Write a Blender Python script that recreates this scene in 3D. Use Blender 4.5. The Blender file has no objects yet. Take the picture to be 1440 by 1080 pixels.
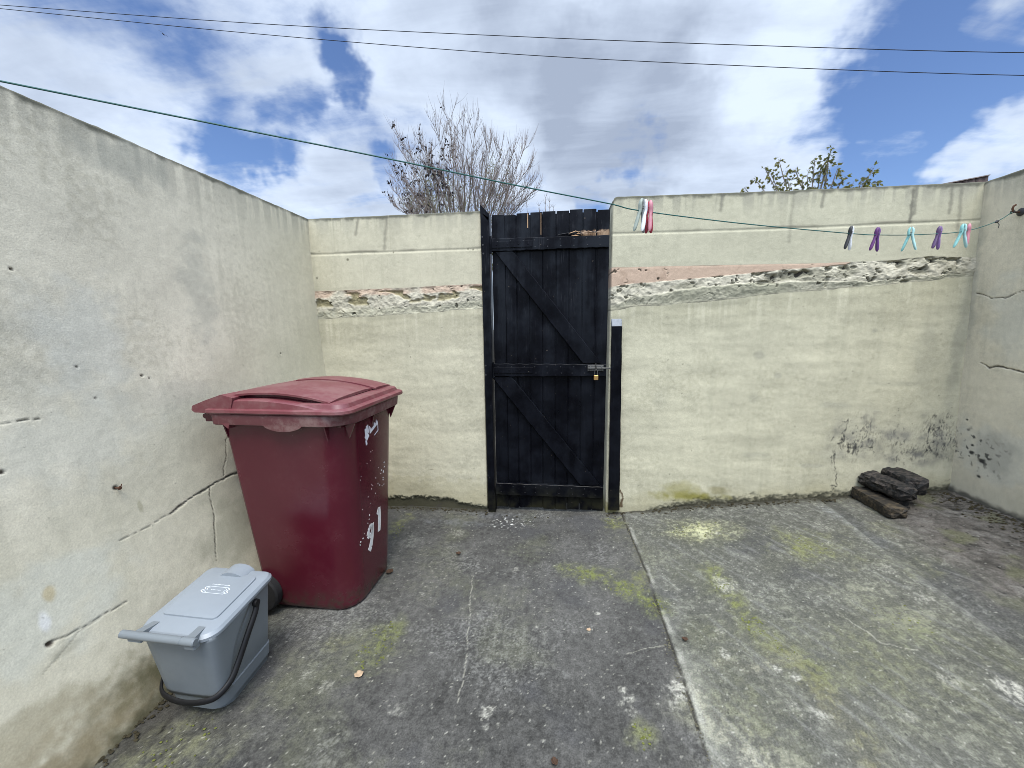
import bpy, math, random
import numpy as np
from mathutils import Vector, Matrix
random.seed(7)
RNG = np.random.default_rng(11)
S = bpy.context.scene
C = S.collection
R = math.radians

# ------------------------------------------------------------------ camera (also used to turn measured photo points into metres)
CAMH = 1.45; F = 541.0
p_, y_, r_ = R(8.3), R(6.7), R(-0.7)
FW = np.array([-math.sin(y_)*math.cos(p_), math.cos(y_)*math.cos(p_), -math.sin(p_)])
RT0 = np.array([math.cos(y_), math.sin(y_), 0.0]); UP0 = np.cross(RT0, FW)
RT = math.cos(r_)*RT0 + math.sin(r_)*UP0; UP = math.cos(r_)*UP0 - math.sin(r_)*RT0
CAM = np.array([0, 0, CAMH])
def ray(x, y): return FW + RT*(x-720)/F - UP*(y-540)/F
def on(x, y, ax, v):
    d = ray(x, y); return CAM + d*(v-CAM[ax])/d[ax]
YB = 2.875                                     # inner face of the back walls
def bw(x, y): q = on(x, y, 1, YB); return q[0], q[2]
def xl(z): return -1.885 + 0.275*np.clip((2.29-np.asarray(z, float))/2.29, 0, 1.1)**2.6
def xr(z): return 2.642 + 0.038*(2.317-np.asarray(z, float))
def lw(x, y):
    X = -1.85
    for _ in range(12): q = on(x, y, 0, X); X = float(xl(q[2]))
    return q[1], q[2]
def rw(x, y):
    X = 2.66
    for _ in range(8): q = on(x, y, 0, X); X = float(xr(q[2]))
    return q[1], q[2]
def sstep(a, b, x):
    t = np.clip((np.asarray(x, float)-a)/(b-a), 0, 1); return t*t*(3-2*t)
def hg(X, Y):
    X = np.asarray(X, float); Y = np.asarray(Y, float)
    z = np.interp(X, [.2, .52, 1.1, 2.0, 2.7], [0.0, .03, .115, .205, .29])
    z = z*(.55+.45*sstep(.6, 2.7, Y))
    z = z - .05*sstep(-1.1, -1.75, X)*(1-.5*sstep(1.2, 2.6, Y))
    return z
def gp(x, y):
    z = 0.0
    for _ in range(25):
        q = on(x, y, 2, z); z = .5*z+.5*float(hg(q[0], min(max(q[1], -1), 3.2)))
    return q[0], q[1]

# ------------------------------------------------------------------ numpy noise
def perlin(x, y, seed=0):
    x = np.asarray(x, float); y = np.asarray(y, float)
    xi = np.floor(x).astype(np.int64); yi = np.floor(y).astype(np.int64)
    xf = x-xi; yf = y-yi
    def g(ix, iy, dx, dy):
        h = (ix*374761393 + iy*668265263 + seed*974711) & 0xffffffff
        h = ((h ^ (h >> 13))*1274126177) & 0xffffffff
        h = (h ^ (h >> 16)) & 0xffff
        a = h*(2*math.pi/65536)
        return np.cos(a)*dx + np.sin(a)*dy
    u = xf*xf*xf*(xf*(xf*6-15)+10); v = yf*yf*yf*(yf*(yf*6-15)+10)
    a = g(xi, yi, xf, yf); b = g(xi+1, yi, xf-1, yf); c = g(xi, yi+1, xf, yf-1); d = g(xi+1, yi+1, xf-1, yf-1)
    return ((a*(1-u)+b*u)*(1-v) + (c*(1-u)+d*u)*v)*1.5
def fbm(x, y, f=1., o=4, seed=0, g=.5):
    s = 0; a = 1; n = 0
    for k in range(o):
        s = s + a*perlin(x*f, y*f, seed+k*17); n += a; a *= g; f *= 2.03
    return s/n
def ridge(x, y, f=1., o=3, seed=0): 
    s = 0; a = 1; n = 0
    for k in range(o):
        s = s + a*(1-np.abs(perlin(x*f, y*f, seed+k*31))*2); n += a; a *= .5; f *= 2.1
    return s/n
def polyd(u, v, pts):
    best = np.full(np.shape(u), 1e9)
    for (a, b), (c, d) in zip(pts[:-1], pts[1:]):
        L = (c-a)**2+(d-b)**2+1e-12
        t = np.clip(((u-a)*(c-a)+(v-b)*(d-b))/L, 0, 1)
        best = np.minimum(best, np.hypot(u-a-t*(c-a), v-b-t*(d-b)))
    return best
def blob(u, v, cu, cv, ru, rv, seed=0, rough=.6, f=9., soft=.35):
    d = np.hypot((u-cu)/ru, (v-cv)/rv); k = d < 1.05+rough
    d[k] += rough*fbm(u[k], v[k], f, 4, seed)
    return 1-sstep(soft, 1.05, d)
def mix(c, t, m): return c*(1-m[..., None]) + np.asarray(t)*m[..., None]
def crack(u, v, pts, w, seed, jit=.012, broken=.0):
    out = np.zeros(u.shape)
    k = polyd(u, v, pts) < 2.5*w+jit
    u = u[k]; v = v[k]
    uu = u+jit*fbm(u, v, 14, 3, seed); vv = v+jit*fbm(u, v, 14, 3, seed+5)
    d = polyd(uu, vv, pts)
    ww = .62*w*(.45+1.0*np.clip(fbm(u, v, 11, 2, seed+9)+.35-broken, 0, 1))
    out[k] = 1-sstep(ww*.5, ww*1.25, d)
    return out

# ------------------------------------------------------------------ object helpers
def tag(o, label=None, cat=None, group=None, kind=None):
    if label: o['label'] = label
    if cat: o['category'] = cat
    if group: o['group'] = group
    if kind: o['kind'] = kind
    return o
def link(o, parent=None):
    C.objects.link(o)
    if parent is not None: o.parent = parent
    return o
def empty(name, loc=(0, 0, 0), rz=0):
    o = bpy.data.objects.new(name, None); o.location = loc; o.rotation_euler = (0, 0, rz); o.empty_display_size = .05
    return link(o)
def mesh(name, verts, faces, mat, parent=None, smooth=True, col=None, auto=None):
    me = bpy.data.meshes.new(name)
    me.from_pydata([tuple(map(float, v)) for v in verts], [], [tuple(f) for f in faces])
    return fin(name, me, mat, parent, smooth, col, auto)
def fin(name, me, mat, parent, smooth, col=None, auto=None):
    if col is not None:
        a = me.color_attributes.new('Col', 'FLOAT_COLOR', 'POINT')
        cc = np.ones((len(me.vertices), 4), np.float32); cc[:, :3] = np.asarray(col).reshape(-1, 3)
        a.data.foreach_set('color', cc.ravel())
    me.validate()
    me.polygons.foreach_set('use_smooth', [bool(smooth)]*len(me.polygons))
    if auto is not None:
        me.set_sharp_from_angle(angle=R(auto))
    me.update()
    o = bpy.data.objects.new(name, me)
    if mat: me.materials.append(mat)
    return link(o, parent)
def gridmesh(name, P, col, mat, parent=None, flip=False):
    n, m = P.shape[:2]
    me = bpy.data.meshes.new(name)
    idx = np.arange(n*m).reshape(n, m)
    q = np.stack([idx[:-1, :-1], idx[1:, :-1], idx[1:, 1:], idx[:-1, 1:]], -1).reshape(-1, 4)
    if flip: q = q[:, ::-1]
    nf = len(q)
    me.vertices.add(n*m); me.loops.add(nf*4); me.polygons.add(nf)
    me.vertices.foreach_set('co', P.reshape(-1).astype(np.float32))
    me.loops.foreach_set('vertex_index', q.reshape(-1).astype(np.int32))
    me.polygons.foreach_set('loop_start', np.arange(0, nf*4, 4, dtype=np.int32))
    me.polygons.foreach_set('loop_total', np.full(nf, 4, np.int32))
    me.update(calc_edges=True)
    return fin(name, me, mat, parent, True, col)
class MB:
    def __init__(s): s.v = []; s.f = []; s.c = []
    def add(s, v, f, col=None):
        o = len(s.v); s.v += [tuple(map(float, q)) for q in v]; s.f += [tuple(o+i for i in q) for q in f]
        s.c += [col or (1, 1, 1)]*len(v)
    def box(s, a, b, M=None, bev=0, col=None):
        x0, y0, z0 = a; x1, y1, z1 = b
        if bev:
            v = []; f = []
            e = bev
            # chamfered box: 24 verts
            for sx in (0, 1):
                for sy in (0, 1):
                    for sz in (0, 1):
                        X = (x0, x1)[sx]; Y = (y0, y1)[sy]; Z = (z0, z1)[sz]
                        dx = e if sx == 0 else -e; dy = e if sy == 0 else -e; dz = e if sz == 0 else -e
                        v += [(X, Y+dy, Z+dz), (X+dx, Y, Z+dz), (X+dx, Y+dy, Z)]
            def I(sx, sy, sz, k): return ((sx*2+sy)*2+sz)*3+k
            for sx in (0, 1): f.append([I(sx, 0, 0, 0), I(sx, 1, 0, 0), I(sx, 1, 1, 0), I(sx, 0, 1, 0)][::(-1 if sx == 0 else 1)])
            for sy in (0, 1): f.append([I(0, sy, 0, 1), I(1, sy, 0, 1), I(1, sy, 1, 1), I(0, sy, 1, 1)][::(1 if sy == 0 else -1)])
            for sz in (0, 1): f.append([I(0, 0, sz, 2), I(1, 0, sz, 2), I(1, 1, sz, 2), I(0, 1, sz, 2)][::(-1 if sz == 0 else 1)])
            for sx in (0, 1):
                for sy in (0, 1): f.append([I(sx, sy, 0, 0), I(sx, sy, 0, 1), I(sx, sy, 1, 1), I(sx, sy, 1, 0)])
            for sx in (0, 1):
                for sz in (0, 1): f.append([I(sx, 0, sz, 0), I(sx, 0, sz, 2), I(sx, 1, sz, 2), I(sx, 1, sz, 0)])
            for sy in (0, 1):
                for sz in (0, 1): f.append([I(0, sy, sz, 1), I(0, sy, sz, 2), I(1, sy, sz, 2), I(1, sy, sz, 1)])
            for sx in (0, 1):
                for sy in (0, 1):
                    for sz in (0, 1): f.append([I(sx, sy, sz, 0), I(sx, sy, sz, 1), I(sx, sy, sz, 2)])
        else:
            v = [(x0, y0, z0), (x1, y0, z0), (x1, y1, z0), (x0, y1, z0), (x0, y0, z1), (x1, y0, z1), (x1, y1, z1), (x0, y1, z1)]
            f = [(0, 3, 2, 1), (4, 5, 6, 7), (0, 1, 5, 4), (1, 2, 6, 5), (2, 3, 7, 6), (3, 0, 4, 7)]
        if M is not None: v = [tuple(M @ Vector(q)) for q in v]
        s.add(v, f, col)
    def tube(s, pts, rad, n=8, cap=True, flat=None, col=None):
        pts = [Vector(q) for q in pts]
        if not hasattr(rad, '__len__'): rad = [rad]*len(pts)
        t0 = (pts[1]-pts[0]).normalized()
        nn = t0.orthogonal().normalized()
        V = []; Fc = []
        for i, q in enumerate(pts):
            t = (pts[min(i+1, len(pts)-1)]-pts[max(i-1, 0)]).normalized()
            nn = (nn-t*nn.dot(t))
            nn = nn.normalized() if nn.length > 1e-6 else t.orthogonal().normalized()
            bb = t.cross(nn)
            for k in range(n):
                a = 2*math.pi*k/n
                V.append(q+rad[i]*(math.cos(a)*nn+math.sin(a)*bb*(flat or 1)))
        for i in range(len(pts)-1):
            for k in range(n):
                Fc.append((i*n+k, i*n+(k+1) % n, (i+1)*n+(k+1) % n, (i+1)*n+k))
        if cap and n > 2:
            Fc.append(tuple(range(n))[::-1]); Fc.append(tuple((len(pts)-1)*n+k for k in range(n)))
        s.add(V, Fc, col)
    def lathe(s, prof, axis='z', n=24, M=None, col=None):
        V = []; Fc = []
        for r, h in prof:
            for k in range(n):
                a = 2*math.pi*k/n
                q = {'z': (r*math.cos(a), r*math.sin(a), h), 'y': (r*math.cos(a), h, r*math.sin(a)), 'x': (h, r*math.cos(a), r*math.sin(a))}[axis]
                V.append(tuple(M @ Vector(q)) if M is not None else q)
        for i in range(len(prof)-1):
            for k in range(n): Fc.append((i*n+k, i*n+(k+1) % n, (i+1)*n+(k+1) % n, (i+1)*n+k))
        Fc.append(tuple(range(n))[::-1]); Fc.append(tuple((len(prof)-1)*n+k for k in range(n)))
        s.add(V, Fc, col)
    def loft(s, secs, k=6, cap=True, M=None, col=None):
        """secs: (x0,x1,y0,y1,r,z) rounded rectangles; z may be a function of (x,y)"""
        V = []; Fc = []; n = 4*(k+1)
        for x0, x1, y0, y1, r, z in secs:
            rr = r if hasattr(r, '__len__') else (r,)*4     # radii of +x+y, -x+y, -x-y, +x-y
            for q, (cx, cy, sx, sy, a0, ra) in enumerate(((x1, y1, -1, -1, 0, rr[0]), (x0, y1, 1, -1, 90, rr[1]), (x0, y0, 1, 1, 180, rr[2]), (x1, y0, -1, 1, 270, rr[3]))):
                for j in range(k+1):
                    a = R(a0+90*j/k)
                    X = cx+sx*ra+ra*math.cos(a); Y = cy+sy*ra+ra*math.sin(a)
                    Z = z(X, Y) if callable(z) else z
                    V.append(tuple(M @ Vector((X, Y, Z))) if M is not None else (X, Y, Z))
        for i in range(len(secs)-1):
            for j in range(n): Fc.append((i*n+j, i*n+(j+1) % n, (i+1)*n+(j+1) % n, (i+1)*n+j))
        if cap: Fc.append(tuple(range(n))[::-1]); Fc.append(tuple((len(secs)-1)*n+j for j in range(n)))
        s.add(V, Fc, col)
    def build(s, name, mat, parent=None, smooth=True, auto=35, usecol=False):
        return mesh(name, s.v, s.f, mat, parent, smooth, s.c if usecol else None, auto)

# ------------------------------------------------------------------ materials
class NT:
    def __init__(s, nt): s.nt = nt
    def n(s, typ, **kw):
        nd = s.nt.nodes.new(typ)
        for k, v in kw.items():
            if k.startswith('i_'):
                key = k[2:].replace('_', ' ')
                nd.inputs[int(key) if key.isdigit() else key].default_value = v
            else: setattr(nd, k, v)
        return nd
    def l(s, a, b): s.nt.links.new(a, b)
    def math(s, op, a, b=None, clamp=False):
        nd = s.n('ShaderNodeMath', operation=op, use_clamp=clamp)
        for i, q in enumerate((a, b)):
            if q is None: continue
            if isinstance(q, (int, float)): nd.inputs[i].default_value = q
            else: s.l(q, nd.inputs[i])
        return nd.outputs[0]
    def ramp(s, x, a, b, lo=0., hi=1., smooth=True):
        nd = s.n('ShaderNodeMapRange', clamp=True, interpolation_type='SMOOTHSTEP' if smooth else 'LINEAR')
        s.l(x, nd.inputs[0])
        for i, q in enumerate((a, b, lo, hi)): nd.inputs[1+i].default_value = q
        return nd.outputs[0]
    def noise(s, vec, scale, detail=4, rough=.55, dist=0.):
        nd = s.n('ShaderNodeTexNoise', i_Scale=scale, i_Detail=detail, i_Roughness=rough, i_Distortion=dist)
        if vec is not None: s.l(vec, nd.inputs['Vector'])
        return nd.outputs['Fac']
    def mixc(s, f, a, b, mode='MIX'):
        nd = s.n('ShaderNodeMix', data_type='RGBA', blend_type=mode, clamp_factor=True)
        for i, q in ((0, f), (6, a), (7, b)):
            if isinstance(q, (int, float)): nd.inputs[i].default_value = q
            elif isinstance(q, tuple): nd.inputs[i].default_value = (*q, 1)
            else: s.l(q, nd.inputs[i])
        return nd.outputs[2]
    def grey(s, x):
        nd = s.n('ShaderNodeCombineColor')
        for i in range(3): s.l(x, nd.inputs[i])
        return nd.outputs[0]
def newmat(name):
    m = bpy.data.materials.new(name); m.use_nodes = True
    t = NT(m.node_tree); b = m.node_tree.nodes['Principled BSDF']
    return m, t, b
def objvec(t, sc=None):
    tc = t.n('ShaderNodeTexCoord'); o = tc.outputs['Object']
    if sc:
        mp = t.n('ShaderNodeMapping'); mp.inputs['Scale'].default_value = sc; t.l(o, mp.inputs['Vector']); o = mp.outputs[0]
    return o
def surf_mat(name, rough=.9, fine=220, amp=.22, bump=.25, bscale=160, bdist=.004, spec=.25, speck=None):
    """weathered surface whose own stains and wear come with the mesh (Col); grain and relief are added here"""
    m, t, b = newmat(name)
    at = t.n('ShaderNodeVertexColor', layer_name='Col')
    v = objvec(t)
    n1 = t.noise(v, fine, 3, .6); n2 = t.noise(v, fine*.17, 5, .6)
    k = t.math('ADD', t.ramp(n1, .25, .75, 1-amp, 1+amp, False), t.ramp(n2, .3, .7, -amp*.45, amp*.45, False))
    c = t.mixc(1.0, at.outputs[0], t.grey(k), 'MULTIPLY')
    if speck:
        vo = t.n('ShaderNodeTexVoronoi', i_Scale=speck[0]); t.l(v, vo.inputs['Vector'])
        ms = t.ramp(vo.outputs['Distance'], speck[1], speck[1]*.5, 0, 1)
        rnd = t.n('ShaderNodeSeparateColor'); t.l(vo.outputs['Color'], rnd.inputs[0])
        sel = t.math('MULTIPLY', ms, t.ramp(rnd.outputs[0], .55, .75))
        c = t.mixc(t.math('MULTIPLY', sel, speck[3]), c, speck[2])
        sel2 = t.math('MULTIPLY', ms, t.ramp(rnd.outputs[1], .7, .8))
        c = t.mixc(t.math('MULTIPLY', sel2, speck[3]*.8), c, (.03, .03, .028))
    t.l(c, b.inputs['Base Color'])
    b.inputs['Roughness'].default_value = rough; b.inputs['Specular IOR Level'].default_value = spec
    h = t.noise(v, bscale, 5, .62)
    bp = t.n('ShaderNodeBump', i_Strength=bump, i_Distance=bdist); t.l(h, bp.inputs['Height']); t.l(bp.outputs[0], b.inputs['Normal'])
    return m
def plain(name, col, rough=.5, spec=.5, var=.15, vs=12., bump=.0, bs=200., bd=.001, stretch=None, rvar=.1, dirt=None, metal=0.):
    m, t, b = newmat(name)
    v = objvec(t, stretch)
    n = t.noise(v, vs, 6, .6)
    c = t.mixc(1.0, (*col,), t.grey(t.ramp(n, .25, .75, 1-var, 1+var, False)), 'MULTIPLY')
    if dirt:
        n2 = t.noise(v, dirt[1], 7, .65)
        c = t.mixc(t.math('MULTIPLY', t.ramp(n2, dirt[2], dirt[2]+.2), dirt[3]), c, dirt[0])
    t.l(c, b.inputs['Base Color'])
    n3 = t.noise(v, vs*2.3, 4, .6)
    t.l(t.ramp(n3, .3, .7, rough-rvar, rough+rvar, False), b.inputs['Roughness'])
    b.inputs['Specular IOR Level'].default_value = spec; b.inputs['Metallic'].default_value = metal
    if bump:
        bp = t.n('ShaderNodeBump', i_Strength=bump, i_Distance=bd); t.l(t.noise(v, bs, 4, .6), bp.inputs['Height']); t.l(bp.outputs[0], b.inputs['Normal'])
    return m

M_render = surf_mat('render_coat', .92, 170, .12, .38, 150, .0025)
M_concrete = surf_mat('yard_concrete', .95, 165, .38, .5, 170, .004, .15, (190, .24, (.24, .235, .21), .14))
M_soil = plain('soil', (.06, .055, .045), .95, .1, .4, 6)
M_moss = surf_mat('moss', 1., 300, .35, .6, 240, .004, .1)

# ------------------------------------------------------------------ world: sky with broken cloud
W = bpy.data.worlds.new('World'); S.world = W; W.use_nodes = True
t = NT(W.node_tree); bg = W.node_tree.nodes['Background']
SUN_EL, SUN_AZ = 66., 172.       # azimuth clockwise from +Y
sky = t.n('ShaderNodeTexSky', sky_type='NISHITA', sun_disc=False, sun_elevation=R(SUN_EL), sun_rotation=R(SUN_AZ), air_density=1.0, dust_density=.6, ozone_density=2.2)
BG = .1
tc = t.n('ShaderNodeTexCoord'); D = tc.outputs['Generated']
sx = t.n('ShaderNodeSeparateXYZ'); t.l(D, sx.inputs[0])
zz = t.math('ADD', t.math('MAXIMUM', sx.outputs[2], 0.0), .16)
cv = t.n('ShaderNodeCombineXYZ')
t.l(t.math('DIVIDE', sx.outputs[0], zz), cv.inputs[0]); t.l(t.math('DIVIDE', sx.outputs[1], zz), cv.inputs[1])
cv = cv.outputs[0]
nd_ = t.n('ShaderNodeTexNoise', i_Scale=4.5, i_Detail=5., i_Roughness=.6); t.l(D, nd_.inputs['Vector'])
vd = t.n('ShaderNodeVectorMath', operation='SUBTRACT'); t.l(nd_.outputs['Color'], vd.inputs[0]); vd.inputs[1].default_value = (.5, .5, .5)
vm = t.n('ShaderNodeVectorMath', operation='MULTIPLY_ADD'); t.l(vd.outputs[0], vm.inputs[0]); vm.inputs[1].default_value = (.30, .30, .30); t.l(D, vm.inputs[2])
vn = t.n('ShaderNodeVectorMath', operation='NORMALIZE'); t.l(vm.outputs[0], vn.inputs[0]); DW = vn.outputs[0]
def lobe(px, py, r0, r1):
    d = ray(px, py); d = d/np.linalg.norm(d)
    dp = t.n('ShaderNodeVectorMath', operation='DOT_PRODUCT'); t.l(DW, dp.inputs[0]); dp.inputs[1].default_value = tuple(d)
    return t.ramp(dp.outputs['Value'], math.cos(R(r1)), math.cos(R(r0)))
n1 = t.noise(cv, 1.05, 9, .56, .35)
n2 = t.noise(cv, 3.4, 7, .6, .2)
mpz = t.n('ShaderNodeMapping'); mpz.inputs['Rotation'].default_value = (0, 0, R(-52)); mpz.inputs['Scale'].default_value = (.9, 3.6, 1); t.l(cv, mpz.inputs['Vector'])
n4 = t.noise(mpz.outputs[0], 1.3, 7, .6, .5)
cover = t.math('ADD', t.math('ADD', t.math('MULTIPLY', t.math('SUBTRACT', n1, .5), .75), t.math('MULTIPLY', t.math('SUBTRACT', n2, .5), .55)), t.math('ADD', t.math('MULTIPLY', t.math('SUBTRACT', n4, .5), .6), .57))
for px, py, r0, r1, k in ((1390, 165, 2, 13, -.34), (1300, 60, 1, 8, -.22), (1260, 235, 1, 6, -.15), (330, 215, .5, 5, -.27), (484, 110, .5, 4, -.25), (470, 60, .3, 4, -.16),
                          (190, 90, 1, 9, -.14), (90, 60, 1, 8, -.07), (400, 130, .5, 4, -.14), (890, 208, .5, 4, -.24), (835, 265, .3, 3, -.2), (540, 235, .3, 3, -.15), (755, 262, .3, 3, -.15),
                          (860, 110, 6, 20, .2), (640, 90, 4, 12, .14), (1050, 120, 3, 10, .16), (1425, 15, 1, 6, .34), (1275, 205, .3, 3.2, .30), (1420, 232, 1, 5, .34), (1180, 190, 1, 5, .1),
                          (150, 190, 3, 10, .14), (440, 275, 1, 6, .14), (300, 120, 2, 7, .06), (40, 20, 2, 8, .06), (620, 30, 3, 9, .08), (1000, 230, 2, 9, .1)):
    cover = t.math('ADD', cover, t.math('MULTIPLY', lobe(px, py, r0, r1), k))
alpha = t.ramp(cover, .30, .66)
n3 = t.noise(cv, 1.7, 7, .58, .3)
shade = t.math('ADD', t.math('MULTIPLY', t.math('SUBTRACT', n3, .5), 1.3), t.math('ADD', t.math('MULTIPLY', t.math('SUBTRACT', n4, .5), 1.2), .24))
for px, py, r0, r1, k in ((860, 165, 2, 13, .62), (760, 110, 1, 9, .3), (960, 175, 1, 8, .25), (1000, 60, 1, 6, .2), (250, 60, 3, 12, .2), (60, 40, 2, 9, .18), (1430, 20, 1, 6, .25), (470, 255, 1, 6, .2), (740, 50, 2, 7, .15),
                          (1110, 120, 2, 9, -.25), (930, 60, 1, 6, .05), (440, 180, 2, 8, -.1), (720, 200, 1, 5, -.1), (640, 50, 2, 9, .25), (200, 190, 2, 8, -.25), (1180, 250, 1, 8, -.2)):
    shade = t.math('ADD', shade, t.math('MULTIPLY', lobe(px, py, r0, r1), k))
shade = t.math('MINIMUM', t.math('MAXIMUM', shade, 0.), 1.)
cc = t.mixc(shade, (5.1, 5.85, 7.0), (2.5, 2.95, 3.8))
# thick cloud lit from above is much brighter overhead and round the veiled sun
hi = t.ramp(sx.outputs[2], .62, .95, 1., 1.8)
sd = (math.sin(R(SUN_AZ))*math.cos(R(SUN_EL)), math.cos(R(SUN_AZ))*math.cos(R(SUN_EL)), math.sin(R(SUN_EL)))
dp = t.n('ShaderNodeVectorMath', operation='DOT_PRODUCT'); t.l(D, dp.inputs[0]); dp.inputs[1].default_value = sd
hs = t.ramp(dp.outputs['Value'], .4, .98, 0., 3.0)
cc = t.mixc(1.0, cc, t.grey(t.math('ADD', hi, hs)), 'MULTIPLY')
blue = t.mixc(1.0, sky.outputs[0], (.72, .80, .98), 'MULTIPLY')
fin_c = t.mixc(t.math('MULTIPLY', alpha, .97), blue, cc)
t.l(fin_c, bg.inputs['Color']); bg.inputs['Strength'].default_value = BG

sl = bpy.data.lights.new('sun', 'SUN'); sl.energy = 2.2; sl.angle = R(26); sl.color = (1., .94, .84)
so = bpy.data.objects.new('sun', sl); so.rotation_euler = Vector(sd).to_track_quat('Z', 'Y').to_euler(); link(so)

cd = bpy.data.cameras.new('camera'); cam = bpy.data.objects.new('camera', cd); link(cam)
cd.sensor_width = 36; cd.lens = 36*F/1440; cd.clip_start = .02; cd.clip_end = 2000
cam.matrix_world = Matrix(((RT[0], UP[0], -FW[0], 0), (RT[1], UP[1], -FW[1], 0), (RT[2], UP[2], -FW[2], CAMH), (0, 0, 0, 1)))
S.camera = cam
S.cycles.filter_width = .85
S.view_settings.view_transform = 'Standard'; S.view_settings.look = 'None'; S.view_settings.exposure = 0.74; S.view_settings.gamma = 1

# ------------------------------------------------------------------ ground
def axis(fine0, fine1, step, lo, hi, coarse):
    a = [lo+(fine0-lo)*i/coarse for i in range(coarse)]
    b = list(np.linspace(fine0, fine1, int((fine1-fine0)/step)+1))
    c = [fine1+(hi-fine1)*(i+1)/coarse for i in range(coarse)]
    return np.array(a+b+c)
gx = axis(-1.8, 2.85, .0052, -2.2, 3.0, 3)
gy = axis(.55, 3.0, .0052, -2.5, 3.35, 6)
X, Y = np.meshgrid(gx, gy, indexing='ij')
def gpl(pts): return [gp(*q) for q in pts]
JO = gpl([(875, 722), (908, 800), (945, 905), (972, 985), (1000, 1080)])
JO = [(JO[0][0]-.0, 3.3)]+JO+[(JO[-1][0], -2.4)]
CH = gpl([(1180, 716), (1235, 760), (1300, 805), (1370, 856), (1440, 912)])
CH = CH+[(CH[-1][0]-.05, .5), (CH[-1][0]-.1, -2.4)]
jx = np.interp(Y, [q[1] for q in JO[::-1]], [q[0] for q in JO[::-1]]) + .006*fbm(Y, X*0, 5, 3, 3)
sj = X-jx
cx_ = np.interp(Y, [q[1] for q in CH[::-1]], [q[0] for q in CH[::-1]]) + .012*fbm(Y, X*0, 4, 3, 8)
sc = X-cx_
Z = hg(X, Y)
lowf = fbm(X, Y, 1.3, 4, 21); midf = fbm(X, Y, 6, 5, 22, .6); hif = fbm(X, Y, 30, 4, 23, .65); vhi = fbm(X, Y, 90, 2, 24)
Z = Z + .006*lowf + .0025*midf + .0012*hif
col = np.empty(X.shape+(3,)); col[:] = (.069, .0675, .0625)
col *= (1+.4*lowf+.45*midf+.5*hif+.35*vhi)[..., None]
# pale worn aggregate showing through
wear = sstep(.02, .5, fbm(X, Y, 2.2, 5, 31)+.25*hif)
col = mix(col, (.20, .20, .185), wear*.45*sstep(-.1, .35, vhi+hif*.8))
right = sstep(0, .01, sj)
col = mix(col, (.115, .118, .092), right*.35)
col = mix(col, (.21, .21, .175), right*.4*sstep(.05, .35, hif+.4*vhi+.35*midf))
col = mix(col, (.105, .11, .062), .28*sstep(.05, .45, fbm(X, Y, 1.8, 5, 33)+.3*hif))
# dark patches
col = mix(col, (.05, .05, .052), .55*sstep(.1, .45, fbm(X, Y, 2.8, 4, 35)))
MOSS = (.118, .130, .048); PALE = (.40, .40, .30)
def gblob(px, py, ru, rv, colr, k, seed, rough=.9, f=11.):
    global col
    cu, cvv = gp(px, py)
    m = blob(X, Y, cu, cvv, ru*1.45, rv*1.45, seed, rough, f, -.3)*k*(.25+1.1*sstep(-.25, .35, hif+.6*midf+.3*vhi))
    col = mix(col, colr, np.clip(m, 0, 1))
def gline(pts, w, colr, k, seed, br=.5):
    global col
    q = gpl(pts); kk = polyd(X, Y, q) < w*1.6+.04
    x = X[kk]; y = Y[kk]
    d = polyd(x+.03*fbm(x, y, 8, 3, seed), y+.03*fbm(x, y, 8, 3, seed+3), q)
    m = (1-sstep(-w*.2, w*1.3, d+w*br*fbm(x, y, 14, 3, seed+7)))*k*(.2+1.1*sstep(-.2, .35, hif[kk]+.6*midf[kk]+.3*vhi[kk]))
    col[kk] = mix(col[kk], colr, np.clip(m, 0, 1))
gblob(532, 905, .085, .15, MOSS, .85, 41, .55); gblob(560, 880, .06, .05, MOSS, .4, 42); gblob(470, 905, .06, .05, (.13, .13, .06), .5, 43)
gblob(563, 735, .07, .16, (.15, .155, .06), .7, 44); gblob(575, 760, .1, .1, (.22, .22, .19), .5, 45)
gline([(800, 800), (850, 812), (890, 832), (928, 858)], .085, MOSS, .95, 46); gblob(820, 815, .06, .05, MOSS, .6, 47)
gblob(900, 815, .07, .07, (.16, .17, .05), .5, 48); gblob(862, 735, .07, .10, (.16, .165, .06), .75, 49); gblob(835, 800, .05, .04, MOSS, .5, 39)
gblob(985, 745, .22, .13, (.36, .36, .20), .85, 50, .5); gblob(1000, 748, .13, .07, (.46, .46, .32), .4, 51, .8)
gblob(1135, 768, .17, .16, (.15, .155, .06), .7, 52); gblob(1230, 745, .15, .1, (.14, .14, .07), .4, 36); gblob(1290, 800, .1, .1, (.15, .155, .07), .5, 37)
gline([(1000, 800), (1020, 830), (1060, 880), (1100, 915), (1150, 950)], .07, (.13, .138, .055), .85, 53)
gline([(1100, 915), (1150, 965), (1210, 1040), (1230, 1080)], .07, (.15, .14, .08), .6, 54)
gblob(1265, 870, .16, .12, (.22, .22, .16), .6, 55); gblob(1290, 900, .1, .08, (.17, .18, .10), .5, 56); gblob(1210, 830, .2, .08, (.2, .2, .15), .5, 57)
gline([(1010, 930), (1060, 940), (1120, 925)], .03, (.24, .23, .17), .6, 58)
gline([(985, 1000), (1040, 1040), (1090, 1080)], .11, (.27, .265, .20), .6, 59); gline([(960, 960), (1010, 1030), (1060, 1080)], .05, (.32, .31, .25), .5, 60)
gblob(905, 1035, .05, .06, (.17, .18, .07), .6, 61); gblob(240, 1050, .2, .12, (.15, .15, .09), .6, 62)
gblob(640, 735, .25, .05, (.12, .125, .13), .5, 63); gblob(700, 725, .3, .05, (.13, .135, .14), .5, 64)
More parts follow.
